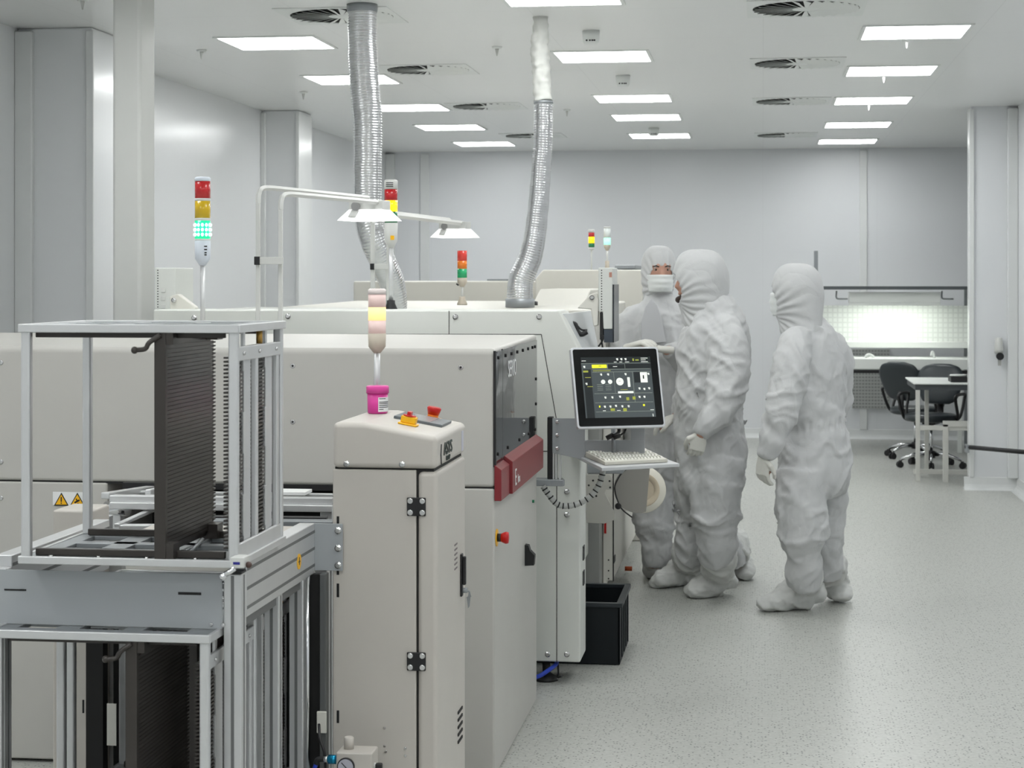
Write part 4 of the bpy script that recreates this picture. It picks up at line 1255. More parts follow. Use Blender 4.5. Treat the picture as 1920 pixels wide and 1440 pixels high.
def make_magazine(loc, label, group):
    t = thing('magazine_rack', label, 'magazine rack', loc, 0, group)
    L = dict(local=True)
    def slab(z0, z1, nm):
        q = MB()
        q.box(0, MW, 0, .05, z0, z1).box(0, MW, MD - .05, MD, z0, z1).box(0, .045, .05, MD - .05, z0, z1).box(MW - .07, MW, .05, MD - .05, z0, z1)
        q.box(.045, MW - .07, .13, .17, z0, z1).box(.045, MW - .07, .25, .29, z0, z1).box(.14, .2, .05, MD - .05, z0, z1).box(.31, .36, .05, MD - .05, z0, z1)
        q.build(nm, STEEL, t, .002, **L)
        q = MB(); q.box(-.004, MW + .004, -.006, .004, z0 - .003, z1 + .003).box(-.004, MW + .004, MD - .004, MD + .006, z0 - .003, z1 + .003).box(-.006, .004, 0, MD, z0 - .003, z1 + .003).box(MW - .004, MW + .006, 0, MD, z0 - .003, z1 + .003)
        q.build('edge_rail', ALU, t, .002, **L)
    slab(MH - .014, MH, 'top_plate'); slab(0, .012, 'base_plate')
    for x, y in ((.012, .012), (MW - .012, .012), (.012, MD - .012), (MW - .012, MD - .012)):
        MB().box(x - .012, x + .012, y - .011, y + .011, .01, MH - .012).build('post', ALU, t, .006, 3, **L)
    for y in (.03, MD - .05):
        MB().box(.026, MW - .04, y, y + .014, MH - .03, MH - .015).build('guide_rail', ESD, t, .002, **L)
        MB().box(.026, MW - .04, y, y + .014, .013, .03).build('guide_rail', ESD, t, .002, **L)
    # movable board guide
    gx = .352
    q = MB(); q.box(gx - .010, gx, .0, MD - .03, .022, MH - .03)
    for k in range(50):
        z = .035 + k * (MH - .09) / 49
        q.box(gx, gx + .005, .012, MD - .02, z - .002, z + .0068)
        q.box(gx - .004, gx + .005, MD - .03, MD - .002, z, z + .0045)
    q.box(gx - .016, gx + .012, -.002, .012, .013, MH - .016)
    for y in (.0, MD - .07): q.box(gx - .016, gx + .03, y, y + .05, .013, .05).box(gx - .016, gx + .03, y, y + .05, MH - .045, MH - .016)
    q.build('board_guide', ESD, t, **L)
    q = MB(); q.tube([(gx - .0, -.006, MH - .022), (gx - .025, -.012, MH - .04), (gx - .035, -.014, MH - .055), (gx - .06, -.016, MH - .058)], .006, 8, 4)
    q.ball((gx - .06, -.016, MH - .058), .009, 10); q.build('clamp_lever', ESD, t, **L)
    q = MB(); q.cyl((gx + .05, .06, .02), (gx + .01, .3, .02), .005); q.build('adjusting_rod', STEEL, t, **L)
    # fixed combs and uprights on the right hand side
    for y0 in (.045, .245):
        q = MB(); q.box(MW - .035, MW - .022, y0, y0 + .06, .03, MH - .07)
        for k in range(50):
            z = .035 + k * (MH - .115) / 49
            q.box(MW - .047, MW - .035, y0 - .002, y0 + .062, z, z + .0045)
            q.box(MW - .022, MW - .016, y0, y0 + .058, z, z + .0045)
        q.build('side_comb', ESD, t, **L)
        q = MB(); q.box(MW - .02, MW - .014, y0 + .062, y0 + .12, .02, MH - .06)
        for k in range(3): q.box(MW - .02, MW - .012, y0 + .05, y0 + .066, .06 + k * .2, .16 + k * .2)
        q.build('comb_holder', ALU, t, .001, **L)
        MB().box(MW - .018, MW - .004, y0 + .135, y0 + .158, .02, MH - .05).build('upright', ALU, t, .003, **L)
    MB().box(MW - .012, MW - .002, .022, MD - .022, MH - .085, MH - .05).build('side_bar', ALU, t, .003, **L)
    MB().box(MW - .012, MW - .002, .022, MD - .022, .014, .05).build('side_bar', ALU, t, .003, **L)
    q = MB(); q.cyl((MW - .015, .25, MH - .05), (MW - .015, .25, MH - .012), .008, n=12); q.build('lock_pin', mat('brass', (190, 150, 80), .35, .8), t, **L)
    q = MB(); screws(q, [Vector((.07 + i * .12, .02, .013)) for i in range(4)], .006, (0, 0, 1)); screws(q, [Vector((MW, y, MH - .067)) for y in (.06, .2, .36)], .005, (1, 0, 0))
    q.build('screw', SCREW, t, **L)
    return t


um = pt(446, 1056, t=4.44)
mg = make_magazine((um.x - MW, 4.31, 1.016), 'aluminium magazine rack with black slotted board guides, standing on top of the loader', 'magazine racks in the loader')
clone(mg, (-1.305 - MW, 4.30, .279), label='aluminium magazine rack on the lower level, nearest the camera')
clone(mg, (-1.312 - MW, 4.80, .279), label='aluminium magazine rack on the lower level, behind the front one')

# ------------------------------------------------------------------ magazine loader frame
ld = thing('magazine_loader', 'aluminium profile frame of the magazine loader with a grey front plate', 'machine frame', (-1.5, 4.6, 0))
XF = -1.25
MB().box(-1.95, -1.297, 4.385, 4.39, .852, .985).build('front_plate', PLATE, ld, .001)
q = MB()
for (pa, pb) in (((8, 1104), (49, 1108)), ((334, 1110), (377, 1116))):
    a = pt(*pa, Y=4.384); b = pt(*pb, Y=4.384); q.box(a.x, b.x, 4.3835, 4.386, b.z, a.z)
q.build('plate_slot', DARK, ld)
q = MB(); screws(q, [pt(419, 1080, Y=4.384), pt(396, 1171, Y=4.384), pt(418, 1172, Y=4.384)], .005); q.build('plate_screw', SCREW, ld)
def extrusion(name, x0, x1, y0, y1, z0, z1, m=ALU, grooves='z'):
    o = MB().box(x0, x1, y0, y1, z0, z1).build(name, m, ld, .003)
    g = MB()
    if grooves == 'z':
        cx_, cy_ = (x0 + x1) / 2, (y0 + y1) / 2
        g.box(cx_ - .004, cx_ + .004, y0 - .0006, y0 + .002, z0, z1 - .004).box(x1 - .002, x1 + .0006, cy_ - .004, cy_ + .004, z0, z1 - .004)
    else:
        for k in range(grooves):
            zz = z0 + (z1 - z0) * (k + .5) / grooves; g.box(x1 - .002, x1 + .0006, y0 + .004, y1, zz - .004, zz + .004)
    g.build('groove', ALUD, o)
    return o
extrusion('front_post', -1.295, XF, 4.39, 4.435, 0, .985)
extrusion('front_post', -1.895, -1.85, 4.39, 4.435, 0, .985)
MB().box(-1.295, XF, 4.39, 4.435, .985, .99).build('post_cap', BLACK, ld, .001)
extrusion('side_beam', -1.295, XF, 4.435, 5.135, .872, 1.013, grooves=3)
extrusion('side_beam', -1.895, -1.85, 4.435, 5.135, .872, 1.013, grooves=3)
extrusion('middle_post', -1.295, XF - .005, 4.76, 4.80, 0, .872)
extrusion('rear_post', -1.295, XF - .005, 5.02, 5.06, 0, .872)
MB().box(-1.29, -1.262, 4.435, 5.02, .845, .87).build('lower_rail', ALUD, ld, .002)
MB().cyl((-1.26, 5.085, .33), (-1.26, 5.085, .872), .008).build('guide_rod', CHROME, ld)
MB().box(-1.285, -1.24, 5.07, 5.11, .1, .33).build('rod_block', PLATE, ld, .003)
MB().box(-1.34, -1.228, 5.115, 5.14, 0, .872).build('lift_column', DARK, ld, .002)
q = MB()
for k in range(46): q.box(-1.30, -1.288, 5.108, 5.115, .35 + k * .011, .356 + k * .011)
q.build('lift_chain', BLACK, ld)
MB().box(-1.228, -1.210, 5.10, 5.14, 0, .875).build('column_edge', mat('dark_grey_profile', (88, 90, 90), .5), ld, .003)
c = pt(605, 1350, Y=5.1); MB().box(c.x - .015, c.x + .012, 5.09, 5.10, c.z - .035, c.z + .025).build('sensor_plate', CREAM, ld, .002)
q = MB(); q.tube([pt(598, 1358, t=5.15), pt(600, 1385, t=5.12), pt(608, 1410, t=5.1), pt(610, 1440, t=5.1)], .004); q.build('cable', BLACK, ld)
q = MB(); a = pt(584, 981, Y=5.14); b = pt(643, 1070, Y=5.14)
q.box(a.x, b.x, 5.135, 5.141, b.z, a.z).box(a.x - .002, a.x + .002, 5.06, 5.141, b.z, a.z).build('corner_bracket', PLATE, ld, .001)
q = MB(); bolts(q, [pt(634, y, Y=5.134) for y in (995, 1028, 1060)], .010); q.build('bracket_bolt', SCREW, ld)
# round yellow sticker
c = pt(561, 1053, X=XF + .001)
q = MB(); q.lathe((XF, c.y, c.z), [(0, .021), (.0015, .021)], (1, 0, 0), 28).build('round_sticker', YEL, ld)
q = MB(); q.box(XF + .0015, XF + .002, c.y - .003, c.y + .003, c.z - .009, c.z + .012).box(XF + .0015, XF + .002, c.y - .009, c.y + .009, c.z - .002, c.z + .002).build('sticker_mark', BLACK, ld)
# corner sensor
c = pt(451, 1054, t=4.42)
q = MB(); q.box(c.x - .02, c.x + .014, c.y - .02, c.y + .03, c.z - .012, c.z + .014).build('corner_sensor', WHITE, ld, .003)
q = MB(); q.box(c.x - .012, c.x + .004, c.y - .021, c.y - .0195, c.z - .003, c.z + .003).build('sensor_window', mat('indigo', (50, 50, 140), .4), ld)
q = MB(); q.ball((c.x + .02, c.y + .0, c.z - .006), .008).build('sensor_knob', mat('brown_plastic', (80, 60, 55), .4), ld)
q = MB(); q.cyl(pt(440, 1066, t=4.36), pt(419, 1080, t=4.36), .006).ball(pt(418, 1081, t=4.36), .009); q.build('stop_pin', CHROME, ld)
# lower shelf rails and base
q = MB(); q.box(-1.95, -1.30, 4.42, 4.45, .24, .277).box(-1.95, -1.30, 5.0, 5.04, .24, .277).box(-1.9, -1.86, 4.45, 5.0, .24, .277).box(-1.36, -1.32, 4.45, 5.0, .24, .277)
q.build('shelf_rail', ALU, ld, .002)
c = pt(210, 1360, t=5.2); q = MB(); q.box(c.x - .015, c.x + .012, c.y, c.y + .004, .4, c.z + .06).build('bracket_plate', CREAM, ld)
MB().box(-1.9, -1.85, 5.08, 5.12, 0, .86).build('rear_inner_column', DARK, ld)
MB().box(-1.88, -1.34, 5.25, 5.26, .1, .84).build('added_dark_backing', DARK, ld)  # dark sheet added behind the lower racks to deepen the shade inside them

# ------------------------------------------------------------------ air regulator at the bottom
rg = thing('air_regulator', 'beige air regulator box with round pressure gauge at the bottom edge', 'regulator', pt(668, 1440, t=5.08))
c0 = pt(630, 1411, t=5.06); c1 = pt(699, 1440, t=5.06)
yr = c0.y
MB().box(c0.x, c1.x, yr, yr + .085, c0.z - .1, c0.z).build('regulator_box', BEIGE, rg, .004)
c = pt(654, 1398, t=5.1); MB().lathe((c.x, yr + .045, c0.z - .0), [(0, .0135), (.03, .0135), (.033, .011)]).build('adjusting_knob', BEIGE, rg)
c = pt(648, 1438, t=5.05)
MB().lathe((c.x, yr, c.z), [(0, .024), (.006, .024), (.007, .021)], (0, -1, 0), 32).build('gauge_rim', BLACK, rg)
g = MB().lathe((c.x, yr - .007, c.z), [(0, .021), (.0008, .021)], (0, -1, 0), 32).build('gauge_dial', mat('dial_lilac', (180, 180, 192), .3), rg)
q = MB(); M = Matrix.Translation((c.x, yr - .0085, c.z)) @ Matrix.Rotation(.8, 4, 'Y'); q.box(-.016, .008, -.0005, .0005, -.001, .001, M).build('needle', BLACK, g)
c = pt(622, 1426, t=5.08)
MB().cyl((c.x - .012, yr + .03, c.z), (c0.x, yr + .03, c.z), .0125).build('blue_coupling', mat('anodised_blue', (30, 140, 180), .25, .7), rg)
MB().cyl((c.x - .024, yr + .03, c.z), (c.x - .012, yr + .03, c.z), .009).build('coupling_nut', SCREW, rg)
q = MB(); q.tube([(c.x - .022, yr + .03, c.z), (c.x - .04, yr + .03, c.z - .002), (c.x - .047, yr + .03, c.z - .014)], .008); q.build('elbow_fitting', BLACK, rg)
q = MB(); q.tube([(c.x - .047, yr + .03, c.z - .014), (c.x - .053, yr + .03, c.z - .04), (c.x - .056, yr + .03, c.z - .1)], .006); q.build('air_hose', BLUE, rg)
c = pt(708, 1432, t=5.1)
MB().cyl((c1.x, yr + .03, c.z), (c.x, yr + .03, c.z), .009).build('outlet_nut', WHITE, rg)
MB().box(c.x, c.x + .018, yr + .02, yr + .04, c.z - .04, c.z + .008).build('outlet_fitting', BLACK, rg, .004)

# ------------------------------------------------------------------ back of the room: bench, grille, table, chairs
BW = mat('bench_white', (232, 235, 232), .4)
bn = thing('workbench', 'lit white workbench with perforated board and overhead light at the back wall', 'workbench', (1.2, 18.8, 0))
Yf, Yw = 18.55, 19.3
bx0, bx1 = pt(1534, 600, Y=Yf).x, 2.6
zz = lambda y, Y, px=1650: pt(px, y, Y=Y).z
MB().box(bx0, bx1, Yf, Yw, zz(692, Yf), zz(673, Yf)).build('worktop', BW, bn, .004)
MB().box(bx0, bx1, Yf + .01, Yf + .05, zz(700, Yf), zz(694, Yf)).build('front_frame', BLACK, bn)
PEG = panel_material('perforated_board', (232, 236, 232), .4, .05, .05, (0, 2), .86, .014)
MB().box(bx0, bx1, Yw - .02, Yw, zz(640, Yw), zz(573, Yw)).build('perforated_board', PEG, bn)
MB().box(bx0, bx1, Yw - .25, Yw, zz(652, Yw - .25), zz(641, Yw - .25)).build('shelf', BW, bn, .003)
for px in (1530, 1812):
    x = pt(px, 600, Y=Yw).x; MB().box(x - .02, x + .02, Yw - .0, Yw + .04, 0, zz(470, Yw) if px == 1530 else zz(540, Yw)).build('upright', STEEL, bn, .003)
for px in (1545, 1800):
    x = pt(px, 600, Y=Yf + .1).x; MB().box(x - .02, x + .02, Yf + .1, Yf + .14, 0, zz(692, Yf)).build('leg', BW, bn, .003)
MB().box(bx0, bx1, Yw - .5, Yw, zz(543, Yw - .5), zz(537, Yw - .5)).build('canopy', mat('canopy_grey', (90, 95, 98), .5), bn)
a, b = pt(1591, 567, Y=Yw - .35), pt(1762, 548, Y=Yw - .35)
MB().box(a.x, b.x, Yw - .42, Yw - .30, a.z, b.z).box(a.x, b.x, Yw - .42, Yw - .412, a.z - .03, a.z).build('light_housing', BW, bn, .004)
MB().box(a.x + .02, b.x - .02, Yw - .36, Yw - .31, a.z - .006, a.z - .0005).build('light_tube', mat('bench_tube', (255, 255, 250), .4, emit=32, ecol=(250, 255, 245)), bn)
q = MB()
for px in (1578, 1776): p = pt(px, 555, Y=Yw - .36); q.tube([p + Vector((-.05, 0, .05)), p + Vector((-.05, 0, -.02)), p + Vector((0, 0, -.03)), p + Vector((.06, 0, -.03))], .008, 6)
q.build('hanger', STEEL, bn)
q = thing('desk_lamp', 'small white curved lamp arm on the bench behind the armchair', 'lamp', pt(1745, 672, Y=18.8))
MB().tube([pt(1752, 672, Y=18.8), pt(1751, 664, Y=18.8), pt(1748, 660, Y=18.8), pt(1746, 667, Y=18.8)], .012).build('lamp_arm', BW, q)
q = thing('desk_lamp', 'small white ring shaped lamp on the left of the bench', 'lamp', pt(1630, 672, Y=18.8))
MB().tube([pt(1622, 672, Y=18.8), pt(1625, 666, Y=18.8), pt(1631, 665, Y=18.8), pt(1637, 668, Y=18.8), pt(1638, 672, Y=18.8)], .013).build('lamp_ring', BW, q)
gr = thing('wall_grille', 'square grey air grille low on the back wall under the bench', 'grille', pt(1633, 766, Y=YB - .02))
a, b = pt(1598, 766, Y=YB - .03), pt(1668, 655, Y=YB - .03)
q = MB(); q.box(a.x, b.x, YB - .03, YB - .001, a.z, b.z).build('grille_panel', mat('grille_grey', (188, 190, 188), .5), gr)
q = MB(); n = 12
for i in range(n):
    for j in range(18):
        x = a.x + (b.x - a.x) * (i + .5) / n; z_ = a.z + (b.z - a.z) * (j + .5) / 18
        q.box(x - .011, x + .011, YB - .032, YB - .03, z_ - .009, z_ + .009)
q.build('grille_openings', mat('grille_dark', (150, 152, 150), .6), gr)

tb = thing('work_table', 'white topped work table on a metal frame beside the partition', 'table', (1.6, 16.3, 0))
zt_ = .827
MB().box(1.255, 2.6, 15.97, 16.9, zt_ - .012, zt_).build('tabletop', BW, tb, .003)
MB().box(1.27, 2.58, 15.99, 16.88, zt_ - .06, zt_ - .012).build('apron', mat('apron_dark', (70, 74, 78), .5), tb)
FR = mat('table_frame_white', (205, 205, 200), .4)
for x, y in ((1.275, 15.99), (1.42, 16.83)): MB().box(x, x + .035, y, y + .035, 0, zt_ - .06).build('leg', FR, tb, .003)
xq = pt(1768, 850, Y=15.95).x
q = MB().box(xq, xq + .045, 15.94, 15.98, 0, zz(794, 15.95)).build('leg', FR, tb, .003)
MB().box(1.31, 2.5, 15.95, 15.98, zz(806, 15.95), zz(797, 15.95)).build('crossbar', FR, tb, .003)
MB().box(xq, 2.5, 15.94, 15.98, zz(799, 15.95), zz(788, 15.95)).build('crossbar', FR, tb, .003)
MB().box(1.28, 2.5, 16.3, 16.34, .03, .07).build('foot_rail', FR, tb, .003)
bx = thing('black_box', 'black box with a white round lid on the work table', 'box', pt(1800, 716, Y=16.1))
a, b = pt(1783, 716, Y=16.1), pt(1815, 707, Y=16.1)
MB().box(a.x, b.x + .1, 16.1, 16.35, zt_, zt_ + .05).build('box_body', BLACK, bx, .003)
MB().lathe(((a.x + b.x) / 2 + .0, 16.2, zt_ + .05), [(0, .07), (.012, .07)]).build('lid', BW, bx)
pp = thing('paper_sheet', 'loose paper sheet lying on the work table', 'paper', pt(1755, 713, Z=zt_))
p = pt(1757, 712, Z=zt_); MB().box(p.x - .12, p.x + .1, p.y - .08, p.y + .08, zt_ + .0002, zt_ + .0015).build('sheet', LETTER, pp)

UPH = mat('black_leatherette', (48, 54, 58), .32, bump=.1, bscale=120)


def make_chair(loc, rz, label, lean=0.0):
    t = thing('office_chair', label, 'chair', loc, rz, 'office chairs at the work table')
    L = dict(local=True)
    for k in range(5):
        a = 2 * PI * k / 5 + .3
        d = Vector((math.cos(a), math.sin(a), 0))
        q = MB(); q.loft([d * .03 + Vector((0, 0, .12)), d * .16 + Vector((0, 0, .115)), d * .28 + Vector((0, 0, .075))], [(.02, .013), (.018, .011), (.013, .009)], 10, side=(0, 0, 1))
        q.build('base_leg', CHROME, t, **L)
        n_ = Vector((-d.y, d.x, 0)); c = d * .29 + Vector((0, 0, .028))
        q = MB(); q.cyl(c + n_ * .008, c + n_ * .026, .028).cyl(c - n_ * .008, c - n_ * .026, .028).box(-.008, .008, -.02, .02, .02, .065, Matrix.Translation(d * .285) @ Matrix.Rotation(a, 4, 'Z'))
        q.build('caster', BLACK, t, **L)
    MB().lathe((0, 0, .085), [(0, .035), (.06, .035), (.065, .028)]).build('hub', BLACK, t, **L)
    MB().cyl((0, 0, .14), (0, 0, .38), .014).build('gas_lift', CHROME, t, **L)
    MB().lathe((0, 0, .36), [(0, .018), (.03, .026)]).box(-.08, .08, -.06, .06, .39, .42).build('tilt_mechanism', BLACK, t, .004, **L)
    # seat: front is +x
    q = MB(); q.loft([Vector((0, 0, .415)), Vector((0, 0, .43)), Vector((.0, 0, .47)), Vector((0, 0, .485)), Vector((0, 0, .49))], [(.20, .20), (.235, .235), (.235, .235), (.20, .20), (.1, .1)], 28, side=(1, 0, 0))
    q.build('seat', UPH, t, **L)
    q = MB()
    pth = [Vector((-.235 + lean * (z_ - .6), 0, z_)) for z_ in (.56, .60, .72, .82, .89, .92)]
    q.loft(smooth_path(pth, 4), smooth_vals([(.10, .02), (.165, .035), (.205, .042), (.21, .038), (.17, .03), (.09, .015)], 4), 24, side=(0, 1, 0))
    q.build('backrest', UPH, t, **L)
    q = MB(); q.loft([Vector((-.1, 0, .41)), Vector((-.22, 0, .42)), Vector((-.28, 0, .48)), Vector((-.285, 0, .66))], [(.03, .012)] * 4, 8, side=(0, 1, 0)); q.build('back_support', BLACK, t, **L)
    for s in (-1, 1):
        q = MB(); y = s * .25
        q.tube([(.02, s * .2, .42), (.02, y, .45), (.12, y + s * .01, .60), (.11, y + s * .01, .655), (-.14, y + s * .01, .66), (-.15, y + s * .01, .62), (-.06, y, .47), (-.04, s * .2, .42)], .014, 10, 5)
        q.build('armrest', BLACK, t, **L)
    return t


p = pt(1700, 868, Z=0)
c1_ = pt(1716, 858, Z=0); c2_ = pt(1746, 876, Z=0)
ch = make_chair((c1_.x, c1_.y, 0), math.radians(58), 'black office chair left of the table, turned away from the camera', -.38)
make_chair((c2_.x, c2_.y, 0), math.radians(-112), lean=-.25, label='black office chair pushed behind the work table facing the table')

# wall items on the partition
vl = thing('wall_dispenser', 'small white fitting with a dark key on the right partition', 'wall fitting', pt(1873, 660, Y=15.4))
q = MB(); a = pt(1873, 655, Y=15.38)
q.lathe((a.x, 15.385, a.z - .03), [(0, .035), (.03, .036), (.12, .027), (.125, .02)]).build('valve_body', WHITE, vl)
MB().lathe((a.x + .005, 15.36, a.z - .055), [(0, .03), (.02, .03)], (0, -1, 0)).build('valve_ring', BLACK, vl)
MB().box(a.x - .01, a.x + .015, 15.36, 15.375, a.z - .13, a.z - .06).build('pull_tab', mat('grey_tab', (170, 170, 168), .5), vl)
hr = thing('guard_rail', 'thin black horizontal bar crossing the right partition', 'rail', pt(1812, 838, t=14.7))
q = MB(); q.cyl(pt(1812, 838, t=15.0), pt(1935, 849, t=14.2), .018).build('bar', BLACK, hr)
q = MB(); q.box(pt(1810, 838, t=15.0).x, pt(1816, 838, t=15).x, 15.3, 15.42, pt(1812, 848, t=15).z, pt(1812, 834, t=15).z).build('wall_mount', STEEL, hr)


# ------------------------------------------------------------------ people
def remesh(mb, voxel, name, smooth=6, fac=.5):
    """fuse closed shapes into one continuous skin"""
    bmesh.ops.recalc_face_normals(mb.bm, faces=mb.bm.faces)
    me = bpy.data.meshes.new(name + '_raw'); mb.bm.to_mesh(me); mb.bm.free()
    o = bpy.data.objects.new('tmp', me); COL.objects.link(o)
    r = o.modifiers.new('r', 'REMESH'); r.mode = 'VOXEL'; r.voxel_size = voxel
    s = o.modifiers.new('s', 'SMOOTH'); s.iterations = smooth; s.factor = fac
    dg = bpy.context.evaluated_depsgraph_get()
    out = bpy.data.meshes.new_from_object(o.evaluated_get(dg))
    bpy.data.objects.remove(o); bpy.data.meshes.remove(me)
    out.name = name
    for p_ in out.polygons: p_.use_smooth = True
    return out


def link_mesh(name, me, m, parent=None, **tags):
    me.materials.clear()
    for x in (m if isinstance(m, (list, tuple)) else [m]): me.materials.append(x)
    if parent is not None: me.transform(Matrix.Translation(-origin(parent)))
    o = bpy.data.objects.new(name, me); COL.objects.link(o)
    if parent is not None: o.parent = parent
    if tags: tag(o, **tags)
    return o


def limb(mb, pts, rads, side, n=20, res=5):
    mb.loft(smooth_path(pts, res), smooth_vals([r if isinstance(r, (tuple, list)) else (r, r) for r in rads], res), n, side=side)


def folds(me, zones, amp=.010, seed=0, base_freq=7.0):
    """cloth folds: long soft creases, plus gathers where the zones (centre, radius, kind) ask for them"""
    off = Vector((seed * 3.1, seed * 1.7, seed * 5.3))
    for v in me.vertices:
        p = v.co
        q = Vector((p.x * .9 + p.z * .5, p.y * .9 - p.z * .45, p.z * .7 + p.x * .3)) * base_freq + off
        q = q + noise.noise_vector(p * 5 + off) * .8
        n1 = noise.noise(q)
        r1 = 1 - min(1.0, abs(n1) * 2.4)
        q2 = Vector((p.x * 1.0 - p.z * .8, p.y + p.z * .5, p.z * .8)) * base_freq * 1.7 + off * 2
        q2 = q2 + noise.noise_vector(p * 9 + off) * .6
        r2 = 1 - min(1.0, abs(noise.noise(q2)) * 2.6)
        d = amp * 1.5 * (r1 - .55) + amp * .6 * (r2 - .55) + amp * .6 * noise.noise(p * 4.2 + off)
        for (c, rad, kind, a) in zones:
            dd = (p - c)
            w = math.exp(-(dd.z / rad[1]) ** 2) * math.exp(-((dd.x ** 2 + dd.y ** 2) / rad[0] ** 2))
            if w < .02: continue
            if kind == 'gather':
                ang = math.atan2(dd.y, dd.x)
                d += w * (a * math.sin(ang * 26 + noise.noise(p * 12) * 3) - a * 1.3)
            else:
                d += w * a * (max(0, math.sin(dd.z * 75 + noise.noise(p * 7 + off) * 5)) - .4)
        v.co = p + v.normal * d
    me.update()


def hand(mb, wrist, d, palm_n, thumb_s, s=1.0, curl=.6):
    """palm, five bent fingers of unequal length, thumb leaving the side of the palm"""
    d = d.normalized(); palm_n = (palm_n - d * palm_n.dot(d)).normalized(); s_ = d.cross(palm_n) * thumb_s
    mb.loft([wrist - d * .03 * s, wrist, wrist + d * .045 * s, wrist + d * .088 * s], [(.024 * s, .019 * s), (.028 * s, .019 * s), (.04 * s, .017 * s), (.04 * s, .013 * s)], 14, side=s_)
    for k, (o, L) in enumerate(((.030, .070), (.010, .080), (-.010, .074), (-.029, .058))):
        base = wrist + d * .08 * s + s_ * o * s
        p0 = base; a = curl * .5 + k * .06
        pts = [p0]; dirv = d.copy()
        for seg_ in (.42, .32, .26):
            dirv = (dirv * math.cos(a) + palm_n * math.sin(a)).normalized()
            pts.append(pts[-1] + dirv * L * seg_ * s); a = curl * .75
        mb.loft(pts, [.0105 * s, .0098 * s, .009 * s, .0075 * s], 10, side=s_)
    b = wrist + d * .02 * s + s_ * .022 * s
    mb.loft([b, b + (d * .5 + s_ * .75).normalized() * .035 * s, b + (d * .8 + s_ * .5 + palm_n * .3).normalized() * .068 * s, b + (d * .95 + s_ * .25 + palm_n * .45).normalized() * .09 * s],
            [.0145 * s, .0135 * s, .011 * s, .009 * s], 10, side=palm_n)


def shoe(mb, heel, toe, s=1.0):
    """loose boot cover: foot along heel->toe on the floor"""
    d = (toe - heel); L = d.length; d.normalize(); sd = Vector((-d.y, d.x, 0))
    h = Vector((0, 0, 1))
    st = [(-.08, .035, .04, .035), (-.03, .07, .064, .068), (.22, .085, .07, .083), (.45, .068, .071, .066), (.7, .05, .067, .048), (.9, .038, .055, .036), (1.0, .028, .036, .024), (1.03, .024, .016, .012)]
    pts = [heel + d * L * a + h * b for a, b, c_, e in st]
    mb.loft(smooth_path(pts, 3), smooth_vals([(c_ * s, e * s) for a, b, c_, e in st], 3), 20, side=sd)


def head_mesh(mb, c, F, S, k=1.0):
    """skin of the head: skull, jaw, brow, nose, lips, ears"""
    U = S.cross(F) if S.cross(F).z > 0 else F.cross(S)
    def P(f, s, u): return c + F * f * k + S * s * k + U * u * k
    mb.loft([P(0, 0, .125), P(0, 0, .105), P(0, 0, .06), P(.005, 0, .0), P(.012, 0, -.05), P(.022, 0, -.085), P(.03, 0, -.112), P(.032, 0, -.12)],
            [(.02, .02), (.055, .065), (.076, .094), (.078, .098), (.07, .085), (.055, .068), (.032, .042), (.012, .02)], 24, side=S)
    mb.loft([P(-.01, 0, -.04), P(-.02, 0, -.2)], [(.056, .06), (.06, .062)], 18, side=S)
    mb.loft([P(.085, 0, .028), P(.1, 0, .0), P(.112, 0, -.022), P(.1, 0, -.034)], [(.008, .01), (.011, .014), (.015, .013), (.014, .008)], 12, side=S)
    mb.loft([P(.08, -.05, .036), P(.093, 0, .04), P(.08, .05, .036)], [(.012, .01)] * 3, 10, side=U)
    mb.loft([P(.09, -.022, -.06), P(.099, 0, -.058), P(.09, .022, -.06)], [(.009, .007)] * 3, 10, side=U)
    for s in (-1, 1): mb.loft([P(-.005, s * .078, .03), P(-.012, s * .086, .0), P(-.0, s * .078, -.03)], [(.014, .006), (.018, .007), (.01, .006)], 10, side=F)
    return P


